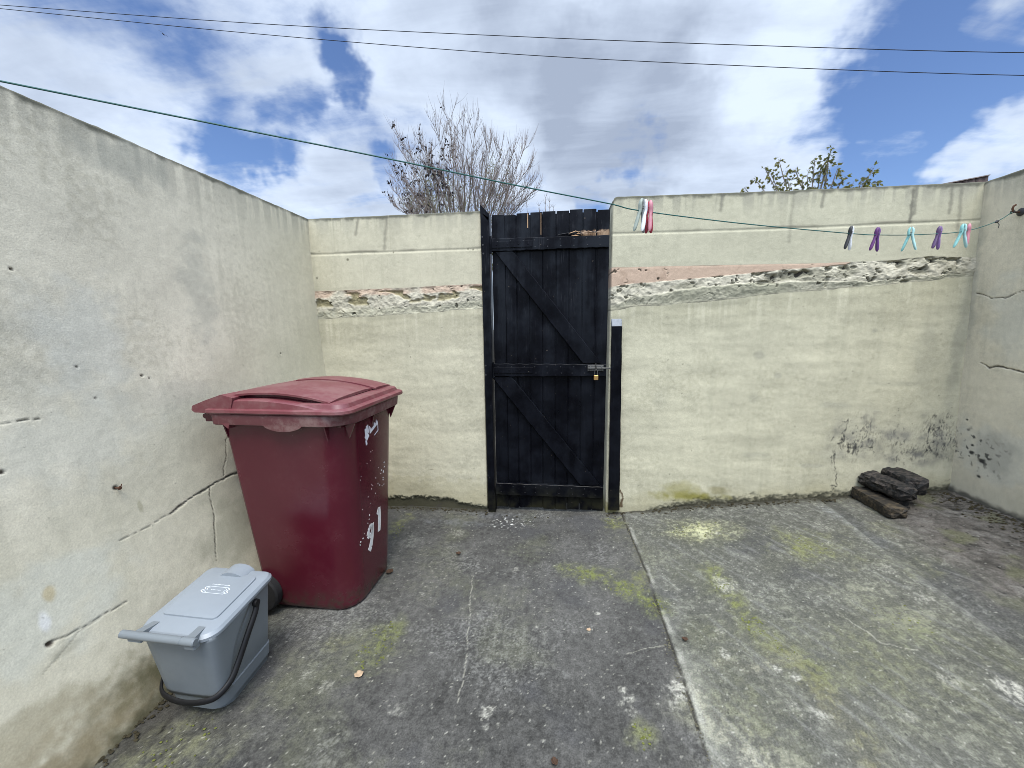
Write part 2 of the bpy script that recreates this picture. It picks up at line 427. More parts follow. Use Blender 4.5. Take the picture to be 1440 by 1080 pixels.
for px, py, ru, rv, k_, sd_ in ((1100, 900, .35, .25, .5, 401), (1200, 960, .3, .25, .45, 402), (1280, 880, .3, .25, .45, 403), (1050, 1020, .22, .2, .5, 404), (1150, 770, .4, .2, .4, 405), (1330, 1000, .3, .25, .35, 406), (900, 780, .2, .2, .35, 407), (250, 1040, .3, .2, .4, 408), (470, 930, .25, .25, .3, 409)):
    gblob(px, py, ru, rv, (.125, .128, .072), k_*.75, sd_, .9, 5.)
# lichen spots and spilt paint
for px, py, r, k in ((683, 1001, .022, .95), (692, 996, .012, .8), (700, 1018, .012, .6), (683, 1022, .012, .55), (720, 1001, .01, .6), (877, 968, .02, .8), (886, 985, .026, .8), (872, 988, .016, .6), (890, 1000, .02, .5),
                     (955, 968, .05, .75), (948, 990, .03, .5), (1025, 826, .05, .6), (1012, 818, .04, .55), (1020, 920, .028, .8), (1012, 888, .022, .5), (1092, 941, .018, .9), (1119, 953, .022, .9), (1418, 968, .05, .85), (1432, 985, .04, .6),
                     (1152, 1006, .03, .6), (1110, 990, .03, .4), (840, 863, .012, .9), (827, 887, .011, .8), (755, 933, .012, .5), (730, 898, .01, .4), (595, 835, .02, .4), (645, 750, .05, .35), (725, 800, .03, .4), (560, 1000, .03, .3), (1245, 800, .05, .35), (1300, 842, .05, .4), (1155, 740, .06, .35), (1275, 1010, .03, .4), (1340, 960, .04, .4), (1010, 750, .02, .8), (430, 950, .03, .35), (460, 965, .03, .3)):
    cu, cvv = gp(px, py)
    m = blob(X, Y, cu, cvv, r*1.15, r*1.15, int(px), 1.0, 34.)
    col = mix(col, (.37, .362, .31), np.clip(m*k*.78*(.25+.9*sstep(-.2, .25, hif+vhi)), 0, 1))
# the white paint flecks trodden in by the gate
fl = sstep(.30, .42, fbm(X, Y, 50, 2, 71))*blob(X, Y, *gp(715, 735), .22, .1, 72, .5, 6)
col = mix(col, (.62, .62, .58), np.clip(fl, 0, 1)*.9)
# random small pale and dark specks everywhere
for sd_, f_, a_, b_, cl_, k_ in ((73, 60, .5, .62, (.40, .39, .33), .5), (74, 38, .58, .68, (.33, .32, .26), .4), (75, 50, .55, .65, (.03, .03, .028), .7)):
    col = mix(col, cl_, k_*sstep(a_, b_, fbm(X, Y, f_, 2, sd_)))
# streaks where the right slab was brushed
st = fbm((X+.55*Y)*26, (Y-.2*X)*3.2, 1., 4, 76)
col = mix(col, (.27, .27, .25), right*.22*sstep(.12, .5, st))
gline([(1160, 715), (1215, 745), (1240, 765)], .06, (.22, .23, .23), .45, 77); gline([(1270, 790), (1330, 830), (1400, 880)], .06, (.2, .2, .19), .4, 78)
# joint between the slabs
jl = np.abs(sj+.004)
col = mix(col, (.31, .305, .265), sstep(.022, .004, np.abs(sj-.010)+.014*hif+.016*midf)*.55*sstep(-.2, .3, fbm(X, Y, 8, 4, 82, .65)))
col = mix(col, (.36, .36, .30), right*sstep(.12, .0, sj+.09*fbm(X, Y, 7, 4, 79))*.28*sstep(2.2, 1.2, Y))
jm = sstep(.009, .003, jl)*sstep(-.35, .0, fbm(X, Y, 9, 3, 80))
col = mix(col, (.028, .026, .02), jm*.85); Z = Z - .006*jm + .0018*right
# gutter on the right, soil beyond
cm = sstep(.045, .02, np.abs(sc))
Z = Z - .010*cm
col = mix(col, (.05, .05, .048), cm*.6*(.5+.6*sstep(-.3, .2, midf)))
col = mix(col, (.24, .24, .22), sstep(.03, .008, np.abs(sc+.055)+.02*hif+.03*midf)*.12)
soil = sstep(.03, .35, sc+.12*midf)
dirt_c = np.empty_like(col); dirt_c[:] = (.082, .074, .066); dirt_c *= (1+.6*midf+.7*hif)[..., None]
dirt_c = mix(dirt_c, (.17, .162, .148), .6*sstep(.02, .4, fbm((X+.4*Y)*7, Y*6, 1., 6, 83, .65)))
dirt_c = mix(dirt_c, (.025, .023, .02), .85*sstep(.12, .36, fbm((X+.5*Y)*9, Y*9, 1., 6, 84, .68)))
dirt_c = mix(dirt_c, (.10, .105, .05), .5*sstep(.1, .4, fbm(X, Y, 5, 4, 88)))
dirt_c = mix(dirt_c, (.016, .014, .012), .9*sstep(.33, .43, fbm(X, Y*1.3, 26, 3, 89)+.3*sstep(.35, .0, 2.7-X)-.1))
col = mix(col, dirt_c, soil*.9)
Z = Z + soil*(.005*fbm(X, Y, 9, 4, 85)+.005*hif+.002*vhi)
# grime against the walls
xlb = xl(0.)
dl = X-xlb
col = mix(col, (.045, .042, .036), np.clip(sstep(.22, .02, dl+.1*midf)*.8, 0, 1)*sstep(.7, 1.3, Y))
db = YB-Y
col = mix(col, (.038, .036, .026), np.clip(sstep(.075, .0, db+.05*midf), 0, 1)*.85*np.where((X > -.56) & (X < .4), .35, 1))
gline([(228, 1030), (236, 1022), (240, 1010)], .012, (.012, .011, .01), 1., 86, .3); gline([(186, 1022), (192, 1016), (200, 1012)], .01, (.012, .011, .01), 1., 87, .3)
# thin cracks
for pts, w, s_ in (([(880, 920), (905, 912), (938, 908)], .006, 90), ([(640, 1010), (655, 930), (660, 870), (665, 810)], .004, 91), ([(1190, 870), (1240, 905), (1290, 915)], .005, 92)):
    k = crack(X, Y, gpl(pts), w, s_)
    col = mix(col, (.30, .29, .24), k*.55)
col = np.clip(col, .008, .75)
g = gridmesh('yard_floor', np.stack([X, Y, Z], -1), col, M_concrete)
tag(g, 'worn grey concrete yard floor with mossy patches and a joint running to the gate', 'floor', None, 'structure')
gs = MB(); gs.box((-400, -400, -1.0), (400, 400, -.35)); o = gs.build('ground', M_soil); tag(o, 'bare soil ground beyond the yard walls', 'ground', None, 'structure')

# ------------------------------------------------------------------ walls
CREAM = np.array((.475, .448, .335)); GREYW = np.array((.655, .61, .485))
def base_cols(u, v, base, seed, streak=.3, mott=.25):
    c = np.empty(u.shape+(3,)); c[:] = base
    lo = fbm(u, v, 1.4, 4, seed); me_ = fbm(u, v, 6, 5, seed+1, .6); hi = fbm(u, v, 28, 4, seed+2, .6)
    c *= (1+.10*lo+.10*me_+.07*hi)[..., None]
    stv = fbm(u*14, v*1.1, 1., 5, seed+3, .6)
    c = mix(c, base*np.array((.63, .64, .63)), np.clip(streak*sstep(.0, .55, stv+.35*lo), 0, 1))
    c = mix(c, base*np.array((1.12, 1.12, 1.12)), np.clip(.5*sstep(.1, .5, fbm(u, v, 2.5, 4, seed+6)), 0, 1))
    c = mix(c, base*np.array((.66, .655, .62)), mott*sstep(.05, .5, fbm(u, v, 34, 4, seed+4, .65)+.8*fbm(u, v, 2.5, 3, seed+5)))
    return c, lo, me_, hi
def top_stain(c, u, v, ztop, seed, k=.7, reach=.22):
    d = ztop-v
    stv = fbm(u*16, v*.6, 1., 4, seed, .6)
    m = sstep(reach, 0, d+reach*.2+.35*np.abs(stv)-.35*stv*1.2)*k
    c = mix(c, (.20, .195, .165), np.clip(m, 0, 1)*.75)
    m2 = sstep(.028, .004, d+.025*fbm(u, v, 12, 4, seed+2))
    return mix(c, (.10, .10, .075), np.clip(m2, 0, 1)*.9)

# ---- left wall
yl = axis(.35, 3.0, .0046, -2.0, 3.25, 8)
zl = np.concatenate([[-.3], np.linspace(-.12, 2.287, 500)])
U, V = np.meshgrid(yl, zl, indexing='ij')
c, lo, me_, hi = base_cols(U, V, GREYW, 101, .34, .4)
c = mix(c, CREAM*.98, .7*sstep(.35, -.1, V-1.2-.3*(U-2)+.5*lo)*.8)
c = mix(c, CREAM, .6*sstep(1.8, 2.7, U))
ztl = 2.287+.006*fbm(U, V*0, 3, 3, 104)
c = top_stain(c, U, V, 2.287, 105, .6, .30)
dep = .008*lo+.0014*me_+.0006*hi
def lblob(px, py, ru, rv, cl, k, s, rough=.7, f=9., soft=.35):
    global c
    a, b = lw(px, py); c = mix(c, cl, np.clip(blob(U, V, a, b, ru, rv, s, rough, f, soft)*k, 0, 1))
lblob(60, 470, .35, .25, (.40, .39, .33), .35, 110, .9, 12., -.2); lblob(40, 540, .3, .12, (.36, .35, .29), .35, 111, .9, 12., -.2); lblob(190, 230, .25, .12, (.33, .33, .28), .5, 112); lblob(280, 410, .12, .35, (.36, .355, .30), .45, 113)
lblob(120, 480, .2, .3, (.56, .56, .50), .5, 114); lblob(100, 620, .35, .2, (.56, .55, .47), .5, 115); lblob(230, 560, .3, .12, (.36, .35, .30), .3, 116); lblob(60, 860, .3, .2, (.55, .55, .47), .6, 117)
lblob(62, 875, .02, .045, (.68, .68, .66), .8, 118); lblob(68, 835, .02, .03, (.42, .33, .16), .6, 119)
lblob(200, 965, .34, .19, (.19, .165, .095), .9, 120, .8, 16., -.25); lblob(120, 1050, .3, .13, (.24, .20, .12), .9, 121, .9, 18., -.2); lblob(228, 945, .22, .15, (.10, .095, .05), .9, 122, .8, 20., -.2); lblob(20, 1050, .3, .1, (.27, .235, .15), .6, 129)
lblob(330, 740, .25, .22, (.27, .26, .19), .5, 123); lblob(340, 640, .12, .3, (.34, .33, .27), .45, 124)
lblob(197, 712, .012, .035, (.3, .28, .19), .7, 125); lblob(90, 915, .05, .02, (.36, .34, .26), .6, 126)
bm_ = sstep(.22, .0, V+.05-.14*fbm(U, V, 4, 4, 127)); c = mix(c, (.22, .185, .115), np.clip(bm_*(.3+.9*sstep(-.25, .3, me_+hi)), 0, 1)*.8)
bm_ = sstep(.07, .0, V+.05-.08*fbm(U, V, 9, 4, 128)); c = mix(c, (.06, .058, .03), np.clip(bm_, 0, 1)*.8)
for pts, w, s_, k_ in (([(345, 663), (325, 668), (298, 682), (262, 705), (240, 722)], .0085, 130, 1.), ([(240, 722), (200, 745), (150, 768)], .004, 131, .5), ([(296, 686), (301, 720), (306, 792)], .0045, 132, .8), ([(318, 618), (320, 645), (314, 668)], .004, 133, .6),
                       ([(0, 597), (30, 591), (56, 588)], .004, 134, .8), ([(66, 907), (90, 895), (130, 872), (178, 846)], .004, 135, .6), ([(350, 560), (330, 590), (318, 620)], .003, 136, .3), ([(60, 950), (110, 890), (140, 870)], .003, 137, .3)):
    k = crack(U, V, [lw(*q) for q in pts], w, s_)*k_
    c = mix(c, (.07, .062, .05), k*.92); dep = dep - .006*k
for px, py, r in ((163, 686, .012), (200, 528, .006), (210, 532, .004), (135, 560, .004), (70, 906, .011), (2, 664, .008), (16, 378, .006), (108, 516, .004), (395, 497, .006)):
    a, b = lw(px, py); k = 1-sstep(r*.5, r*1.2, np.hypot(U-a, V-b)+.3*r*hi); c = mix(c, (.05, .035, .025), k*.95); dep = dep-.006*k
c = mix(c, (.2, .19, .155), .5*sstep(.66, .74, fbm(U, V, 42, 2, 139)+.1*lo))
P = np.stack([xl(V)+dep, U, np.where(V >= zl[-1]-1e-6, ztl, V)], -1)
ex = []; exc = []
for dx, dz in ((-.012, .006), (-.10, .004), (-.21, -.004), (-.22, -2.6)):
    e = P[:, -1:].copy(); e[..., 0] += dx; e[..., 2] += dz+.003*fbm(U[:, -1:], V[:, -1:]*0+dx*30, 20, 2, 141); ex.append(e); exc.append(c[:, -1:]*.6)
P = np.concatenate([P]+ex, 1); c = np.clip(np.concatenate([c]+exc, 1), .01, .8)
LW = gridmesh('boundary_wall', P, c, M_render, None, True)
tag(LW, 'tall pale grey rendered wall with a stepped crack, behind the two bins', 'wall')

# ---- right wall
yr = axis(1.5, 3.0, .005, -2.0, 3.25, 6); zr = np.concatenate([[-.3], np.linspace(.1, 2.31, 440)])
U, V = np.meshgrid(yr, zr, indexing='ij')
c, lo, me_, hi = base_cols(U, V, np.array((.585, .54, .42)), 201, .42, .28)
c = top_stain(c, U, V, 2.31, 205, .6, .25)
dep = .006*lo+.0016*me_+.0006*hi
def rblob(px, py, ru, rv, cl, k, s, rough=.7, f=9.):
    global c
    a, b = rw(px, py); c = mix(c, cl, np.clip(blob(U, V, a, b, ru, rv, s, rough, f)*k, 0, 1))
rblob(1400, 640, .3, .25, (.50, .495, .43), .6, 210); rblob(1400, 640, .16, .18, (.28, .275, .245), .5, 212); rblob(1430, 450, .2, .3, (.50, .50, .44), .5, 213)
rblob(1365, 400, .08, .5, (.30, .30, .25), .5, 214)
m = blob(U, V, *rw(1375, 635), .22, .17, 215, .6)*sstep(.18, .34, fbm(U, V, 26, 3, 216)); c = mix(c, (.03, .03, .03), np.clip(m, 0, 1)*.85)
for px, py, r in ((1380, 648, .017), (1366, 636, .013), (1367, 626, .008), (1376, 670, .010), (1360, 590, .007), (1420, 728, .018), (1435, 733, .018)):
    a, b = rw(px, py); k = 1-sstep(r*.5, r*1.2, np.hypot((U-a)*.7, V-b)+.5*r*hi); c = mix(c, (.02, .02, .02), k*.95)
for pts, w, s_, k_ in (([(1378, 510), (1390, 518), (1405, 516), (1440, 524)], .008, 230, 1.), ([(1375, 412), (1395, 420), (1415, 418), (1440, 408)], .006, 231, .9)):
    k = crack(U, V, [rw(*q) for q in pts], w, s_)*k_; c = mix(c, (.05, .045, .038), k*.92); dep = dep-.006*k
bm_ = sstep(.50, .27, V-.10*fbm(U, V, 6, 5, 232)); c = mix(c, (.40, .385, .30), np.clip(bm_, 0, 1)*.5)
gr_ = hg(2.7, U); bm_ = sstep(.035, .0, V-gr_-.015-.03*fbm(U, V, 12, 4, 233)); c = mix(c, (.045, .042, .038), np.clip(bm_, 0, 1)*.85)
ztr = 2.31+.006*fbm(U, V*0, 3, 3, 204)
P = np.stack([xr(V)-dep, U, np.where(V >= zr[-1]-1e-6, ztr, V)], -1)
ex = []; exc = []
for dx, dz in ((.012, .006), (.10, .004), (.21, -.004), (.22, -2.6)):
    e = P[:, -1:].copy(); e[..., 0] += dx; e[..., 2] += dz; ex.append(e); exc.append(c[:, -1:]*.6)
P = np.concatenate([P]+ex, 1); c = np.clip(np.concatenate([c]+exc, 1), .01, .8)
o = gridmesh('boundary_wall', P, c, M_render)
tag(o, 'grey rendered wall at the right edge with black smudges and the line hook', 'wall')

# ---- back walls: rendered lower part, a strip of broken old wall, painted blocks on top
def back_wall(x0, x1, zb, zt, ztop, seed, label, left):
    root = empty('boundary_wall', ((x0+x1)/2, YB+.1, 0)); tag(root, label, 'wall')
    off = np.array([(x0+x1)/2, YB+.1, 0])
    n = int((x1-x0)/.0048)
    xs = np.linspace(x0, x1, n)
    ZB = zb(xs)+.012*fbm(xs, xs*0, 6, 4, seed)+.004*fbm(xs, xs*0, 40, 3, seed+1); ZT = zt(xs)+.004*fbm(xs, xs*0, 9, 4, seed+2)
    def disp_edge(x, z): return .004*fbm(x, z, 2, 3, seed+3)
    def finish(name, U, V, dep, c, top=False):
        Pm = np.stack([U, YB-dep, V], -1)
        # returns at both ends (the reveals beside the gate)
        def ret(col_, dx):
            r1 = col_.copy(); r1[..., 0] += dx*.004; r1[..., 1] += .012
            r2 = col_.copy(); r2[..., 0] += dx*.006; r2[..., 1] += .07
            r3 = col_.copy(); r3[..., 0] += dx*.006; r3[..., 1] += .215
            return [r1, r2, r3]
        a = ret(Pm[:1], -1)[::-1]; b = ret(Pm[-1:], 1)
        Pm = np.concatenate(a+[Pm]+b, 0); c = np.concatenate([c[:1]*1.0]*3+[c]+[c[-1:]*1.0]*3, 0)
        if top:
            ex = []; exc = []
            for dy, dz in ((.012, .005), (.1, .006), (.20, 0), (.213, -.02)):
                e = Pm[:, -1:].copy(); e[..., 1] = np.maximum(e[..., 1], YB+dy) if dy > .05 else e[..., 1]+dy; e[..., 2] += dz; ex.append(e); exc.append(c[:, -1:]*.7)
            Pm = np.concatenate([Pm]+ex, 1); c = np.concatenate([c]+exc, 1)
        return gridmesh(name, Pm-off, np.clip(c, .012, .8), M_render, root)
    # lower render
    v = np.linspace(0, 1, 330)
    U = np.repeat(xs[:, None], len(v), 1); V = -.15+(ZB[:, None]+.15)*v[None]
    base = CREAM if left else CREAM*np.array((.97, .98, .97))
    c, lo, me_, hi = base_cols(U, V, base, seed+10, .26, .3)
    und = fbm(U*1.2, V*5, 1., 3, seed+14)
    c = mix(c, base*.8, .35*sstep(.15, .5, und))
    edge = sstep(0, .05, ZB[:, None]-V)
    dep = disp_edge(U, V)+edge*(.006*lo+.006*und+.003*me_+.001*hi)
    d = ZB[:, None]-V
    stv = fbm(U*22, V*.8, 1., 4, seed+15, .6)
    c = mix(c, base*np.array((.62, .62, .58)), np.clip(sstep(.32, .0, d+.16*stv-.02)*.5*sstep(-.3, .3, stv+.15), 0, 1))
    g0 = hg(U, U*0+2.85)
    h = V-g0
    if left:
        c = mix(c, (.31, .28, .17), np.clip(sstep(.26, .05, h-.10*fbm(U, V, 5, 4, seed+16))*.6, 0, 1))
        c = mix(c, (.40, .37, .25), np.clip(sstep(.16, .1, np.abs(h-.12)+.12*fbm(U, V, 14, 4, seed+17)), 0, 1)*.5)
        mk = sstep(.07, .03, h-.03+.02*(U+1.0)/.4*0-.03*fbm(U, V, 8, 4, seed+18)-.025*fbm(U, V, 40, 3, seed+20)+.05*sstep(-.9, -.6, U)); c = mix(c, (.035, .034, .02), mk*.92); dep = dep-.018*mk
        a, b = bw(607, 660); c = mix(c, (.2, .19, .13), .6*blob(U, V, a, b, .025, .008, 61))
    else:
        def bl(px, py, ru, rv, cl, k, s, rough=.7, f=9.):
            nonlocal c
            a, b = bw(px, py); c = mix(c, cl, np.clip(blob(U, V, a, b, ru, rv, s, rough, f)*k, 0, 1))
        c = mix(c, (.30, .275, .17), np.clip(sstep(.17, .02, h-.10*fbm(U, V, 4, 4, seed+16))*.55, 0, 1))
        bl(965, 698, .28, .055, (.20, .185, .045), .95, 62, .7); bl(955, 688, .16, .07, (.26, .24, .09), .6, 63); bl(1010, 690, .10, .045, (.17, .15, .06), .6, 64)
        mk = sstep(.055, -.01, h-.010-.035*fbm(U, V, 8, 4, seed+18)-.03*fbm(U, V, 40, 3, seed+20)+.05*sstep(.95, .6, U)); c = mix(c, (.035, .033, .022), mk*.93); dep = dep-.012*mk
        for px, py, ru, rv, k, s in ((1070, 500, .05, .03, .5, 65), (1095, 528, .035, .03, .5, 66), (1180, 570, .14, .03, .45, 67), (1060, 560, .05, .05, .3, 68), (1230, 465, .02, .02, .5, 69), (1300, 500, .10, .35, .3, 70), (1350, 480, .05, .5, .5, 71), (1060, 640, .12, .03, .4, 72), (1140, 655, .14, .02, .5, 73),
                                    (1010, 505, .03, .02, .3, 74), (930, 560, .06, .1, .2, 75), (1170, 640, .2, .05, .35, 76), (1260, 540, .2, .02, .3, 77)):
            bl(px, py, ru, rv, (.27, .265, .21), k, s)
        bl(950, 590, .15, .2, base*1.12, .5, 78); bl(1130, 620, .2, .1, base*1.14, .5, 79); bl(1000, 480, .1, .15, base*1.08, .4, 80); bl(1250, 520, .15, .1, base*1.1, .5, 81)
        # coal marks
        for px, py, ru, rv, s, kk, th in ((1205, 615, .20, .20, 82, .9, .20), (1320, 612, .17, .17, 84, .95, .07), (1265, 612, .12, .12, 86, .7, .2), (1290, 640, .25, .1, 88, .6, .3)):
            a, b = bw(px, py)
            m = blob(U, V, a, b, ru, rv, s, .5)*sstep(th*.25+.02, th*.25+.36, .8*fbm(U*1.7, V*.75, 30, 5, s+1, .62)+.35*fbm(U, V, 6, 3, s+2))
            c = mix(c, (.022, .021, .020), np.clip(m*1.25, 0, 1)*kk)
            m = blob(U, V, a, b, ru*.9, rv*.9, s, .5)*sstep(.18, .34, fbm(U*2.0, V*.8, 48, 3, s+8)+.5*fbm(U, V, 9, 2, s+9)); c = mix(c, (.03, .029, .028), np.clip(m, 0, 1)*.6)
            c = mix(c, (.15, .148, .135), np.clip(blob(U, V, a, b, ru*1.35, rv*1.3, s+3, .8, 9., -.4)*.75*(.35+.9*sstep(-.3, .3, fbm(U, V, 14, 4, s+5))), 0, 1))
        for pts, w in (([(1168, 640), (1170, 655)], .008), ([(1176, 630), (1173, 690)], .009), ([(1190, 592), (1183, 632)], .007), ([(1178, 636), (1178, 652)], .006), ([(1204, 608), (1202, 640)], .006), ([(1225, 620), (1228, 640)], .006), ([(1184, 592), (1184, 605)], .008), ([(1310, 600), (1312, 640)], .007), ([(1300, 625), (1302, 640)], .008), ([(1318, 600), (1314, 612)], .008), ([(1205, 627), (1230, 628)], .005),
                       ([(1166, 622), (1174, 612)], .005), ([(1325, 676), (1340, 672)], .009), ([(1344, 600), (1340, 640)], .005), ([(1260, 580), (1266, 572)], .004)):
            k = crack(U, V, [bw(*q) for q in pts], w, int(pts[0][0]), .05); c = mix(c, (.035, .034, .033), k*.75*(.4+.8*sstep(-.2, .2, fbm(U, V, 30, 3, 433))))
        k = crack(U, V, [bw(*q) for q in ((872, 690), (876, 700), (874, 712))], .02, 91, .03); c = mix(c, (.07, .04, .02), k*.9)
        c = mix(c, (.17, .155, .06), np.clip(sstep(.09, .02, np.hypot(U-x0-.03, (h-.03)*.8)+.05*hi), 0, 1)*.85)
    c = mix(c, (.15, .145, .115), .6*sstep(.62, .7, fbm(U, V, 36, 2, seed+19)))
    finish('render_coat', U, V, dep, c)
    # broken strip
    v = np.linspace(0, 1, 76)
    U = np.repeat(xs[:, None], len(v), 1); T = np.repeat(v[None], len(xs), 0); V = ZB[:, None]+(ZT-ZB)[:, None]*T
    ed = sstep(0, .06, T)*sstep(1, .94, T)
    w1 = fbm(U, V, 7, 4, seed+30, .6); rd = ridge(U, V, 9, 3, seed+31); w2 = fbm(U, V, 40, 3, seed+32, .6)
    plaster = np.array((.43, .405, .32)); grey = np.array((.30, .295, .215)); pink = np.array((.43, .315, .235)); pit = np.array((.06, .058, .042)); stone = np.array((.20, .175, .09))
    c = np.empty(U.shape+(3,)); c[:] = plaster; c *= (1+.25*w1+.25*w2)[..., None]
    bulge = np.clip(.5+.6*w1, 0, 1)*sstep(0, .3, T)*sstep(1.0, .7, T)
    dep = disp_edge(U, V)+ed*(.012*bulge+.009*(rd-.5)+.004*w2-.002)
    if left:
        pk = sstep(.72, .8, T+.16*w1)*sstep(-.1, .1, fbm(U, V, 3, 2, seed+33)+.05)
        c = mix(c, pink*.95, pk*.8)
        st_ = sstep(.05, .18, fbm(U, V*1.5, 5.5, 3, seed+34))*sstep(.35, .5, T)*sstep(.95, .85, T)
        c = mix(c, stone*(1+.5*w2[..., None]), st_*.85); dep = dep-ed*.012*st_
        lo_ = sstep(.38, .2, T+.12*w1); c = mix(c, grey*1.25, lo_*.55)
    else:
        tp = np.interp(U, [.38, .8, 1.2, 1.6, 1.9, 2.0], [.55, .62, .7, .82, .9, 1.2])
        pk = sstep(-.01, .02, T-tp-.03*w1)
        c = mix(c, pink*(1+.0*1), pk*.92)
        c = mix(c, pink*np.array((.7, .68, .66)), pk*.5*sstep(.1, .4, w1+.4*w2))
        tg = np.interp(U, [.38, .55, .9, 1.3, 1.7, 2.0, 2.6], [.12, .22, .40, .42, .34, .2, .16])
        gr = sstep(.03, -.02, T-tg-.10*w1)*np.clip(.75+.5*fbm(U, V, 2.5, 2, seed+37), 0, 1)
        c = mix(c, grey, gr*.9)
        dep = dep*(1-.85*pk)*(1-.35*gr)+pk*.002*ed+gr*ed*.010*sstep(0, .4, T)
        crumb = (1-pk)*(1-gr)
        pm = crumb*sstep(.22, .42, fbm(U, V, 17, 3, seed+38)+.1*w2)
        c = mix(c, pit*2.2, np.clip(pm, 0, 1)*.75); dep = dep-ed*.016*pm
        c = mix(c, plaster*1.25, np.clip(crumb*sstep(.1, .4, fbm(U, V, 20, 3, seed+39)), 0, 1)*.8)
        for px, py, ru, rv in ((1185, 377, .03, .018), (1200, 376, .02, .012), (1293, 381, .07, .03), (1272, 398, .03, .02), (1110, 388, .12, .04), (1085, 392, .07, .04), (1130, 385, .06, .03), (1070, 398, .05, .02), (1265, 372, .03, .03), (1340, 365, .06, .012)):
            a, b = bw(px, py); k = blob(U, V, a, b, ru, rv, int(px), .6, 20.); c = mix(c, (.13, .125, .09), k*.8); dep = dep-.015*k*ed
    if not left: c = mix(c, np.array((.24, .23, .17)), .75*crumb*sstep(.02, .3, fbm(U, V*2.2, 5, 4, seed+41)+.25*w2))
    pits = sstep(.42, .54, fbm(U, V, 16, 3, seed+35)+.15*w2)*(.0 if left else 1)+sstep(.5, .6, fbm(U, V, 22, 2, seed+35))*(1. if left else 0)
    c = mix(c, pit, pits*.8*ed); dep = dep-.010*pits*ed
    crev = sstep(.03, .0, np.abs(fbm(U, V*1.6, 6, 4, seed+36)))*sstep(.05, .3, w1)
    c = mix(c, pit*2.5, np.clip(crev, 0, 1)*.5*ed); dep = dep-.006*crev*ed
    c = mix(c, (.07, .065, .05), np.clip(sstep(.07, .0, T+.05*w1)*.75*sstep(-.3, .2, w1+.1), 0, 1))
    finish('broken_stone_strip', U, V, dep, c)
    # block courses
    v = np.linspace(0, 1, 110)
    zto = ztop(xs)+.003*fbm(xs, xs*0, 7, 4, seed+40)
    rc = .03
    if not left: zto = zto-np.where(xs < x0+rc, rc-np.sqrt(np.maximum(rc*rc-(x0+rc-xs)**2, 0)), 0)*.8
    U = np.repeat(xs[:, None], len(v), 1); T = np.repeat(v[None], len(xs), 0); V = ZT[:, None]+(zto-ZT)[:, None]*T
    b2 = (CREAM if left else CREAM*np.array((.93, .945, .94)))*.97
    c, lo, me_, hi = base_cols(U, V, b2, seed+50, .2, .12)
    c = top_stain(c, U, V, zto[:, None], seed+52, .75 if not left else .5, .2)
    e2 = sstep(0, .05, T)
    dep = disp_edge(U, V)+e2*(.003*lo+.0015*me_+.0008*hi)
    zc = (bw(560, 354)[1]-.0) if left else None
    zj = (np.full_like(xs, zc) if left else np.interp(xs, [bw(865, 329)[0], bw(1120, 321)[0], bw(1375, 310)[0]], [bw(865, 329)[1], bw(1120, 321)[1], bw(1375, 310)[1]]))[:, None]+.003*fbm(U, U*0, 5, 3, seed+54)
    jn = sstep(.012, .003, np.abs(V-zj))
    dep = dep-.003*jn
    c = mix(c, b2*1.1, jn*.5)
    lip = sstep(.012, .004, np.abs(V-zj-.012))*sstep(-.1, .25, fbm(U, V*0, 3, 3, seed+55)); c = mix(c, (.17, .16, .12), np.clip(lip, 0, 1)*.6)
    for k_ in range(-2, 9):
        for row in (0, 1):
            xj = x0+.21+.445*k_+(.22 if row else 0)
            m = sstep(.007, .002, np.abs(U-xj))*np.where(V > zj, 1-row, row)*sstep(-.2, .2, fbm(U, V, 5, 2, seed+56)+.05)
            dep = dep-.0018*m; c = mix(c, b2*.93, np.clip(m, 0, 1)*.3)
    drips = ((545, 300, 350, .5), (505, 303, 330, .55)) if left else ((1285, 262, 312, .85), (1290, 262, 300, .6), (1160, 268, 290, .6), (1018, 273, 295, .5), (1340, 258, 300, .6), (1352, 258, 330, .5), (1115, 268, 340, .35), (905, 278, 300, .4))
    for px, ya, yb, kk in drips:
        a, za = bw(px, ya); b_, zb_ = bw(px-5, yb)
        d_ = polyd(U+.008*fbm(U, V, 9, 3, px), V, [(a, za+.05), (b_, zb_)])
        c = mix(c, (.13, .125, .10), np.clip(sstep(.02, .0, d_+.01*hi), 0, 1)*kk)
    c = mix(c, (.20, .19, .14), .5*sstep(.64, .7, fbm(U, V, 34, 2, seed+57)))
    if left:
        for px, py, r in ((658, 350, .008), (665, 351, .010), (631, 404, .006), (446, 391, .01), (553, 355, .008), (489, 365, .012)):
            a, b = bw(px, py); c = mix(c, (.1, .09, .06), (1-sstep(r*.4, r, np.hypot(U-a, (V-b))+.4*r*hi))*.8)
    finish('block_courses', U, V, dep, c, True)
    k = MB(); k.box((x0+.02-off[0], .02-.1, -.3), (x1-.02-off[0], .113, min(zto)-.03)); k.build('wall_core', M_soil, root)
    return root
zbL = lambda x: np.interp(x, [-1.87, -1.2, -.6], [1.535, 1.56, 1.595]); ztL = lambda x: np.interp(x, [-1.87, -1.2, -.6], [1.75, 1.76, 1.775])
back_wall(-1.90, -.552, zbL, ztL, lambda x: np.interp(x, [-1.9, -.55], [2.285, 2.283]), 300, 'short cream wall between the corner behind the maroon bin and the gate', True)
def pz(pts): 
    q = [bw(*p) for p in pts]; return lambda x: np.interp(x, [a for a, b in q], [b for a, b in q])
zbR = pz([(865, 436), (890, 432), (1000, 424), (1090, 413), (1170, 407), (1250, 400), (1370, 388)])
ztR = pz([(865, 376), (1000, 373), (1160, 370), (1250, 366), (1310, 360), (1372, 362)])
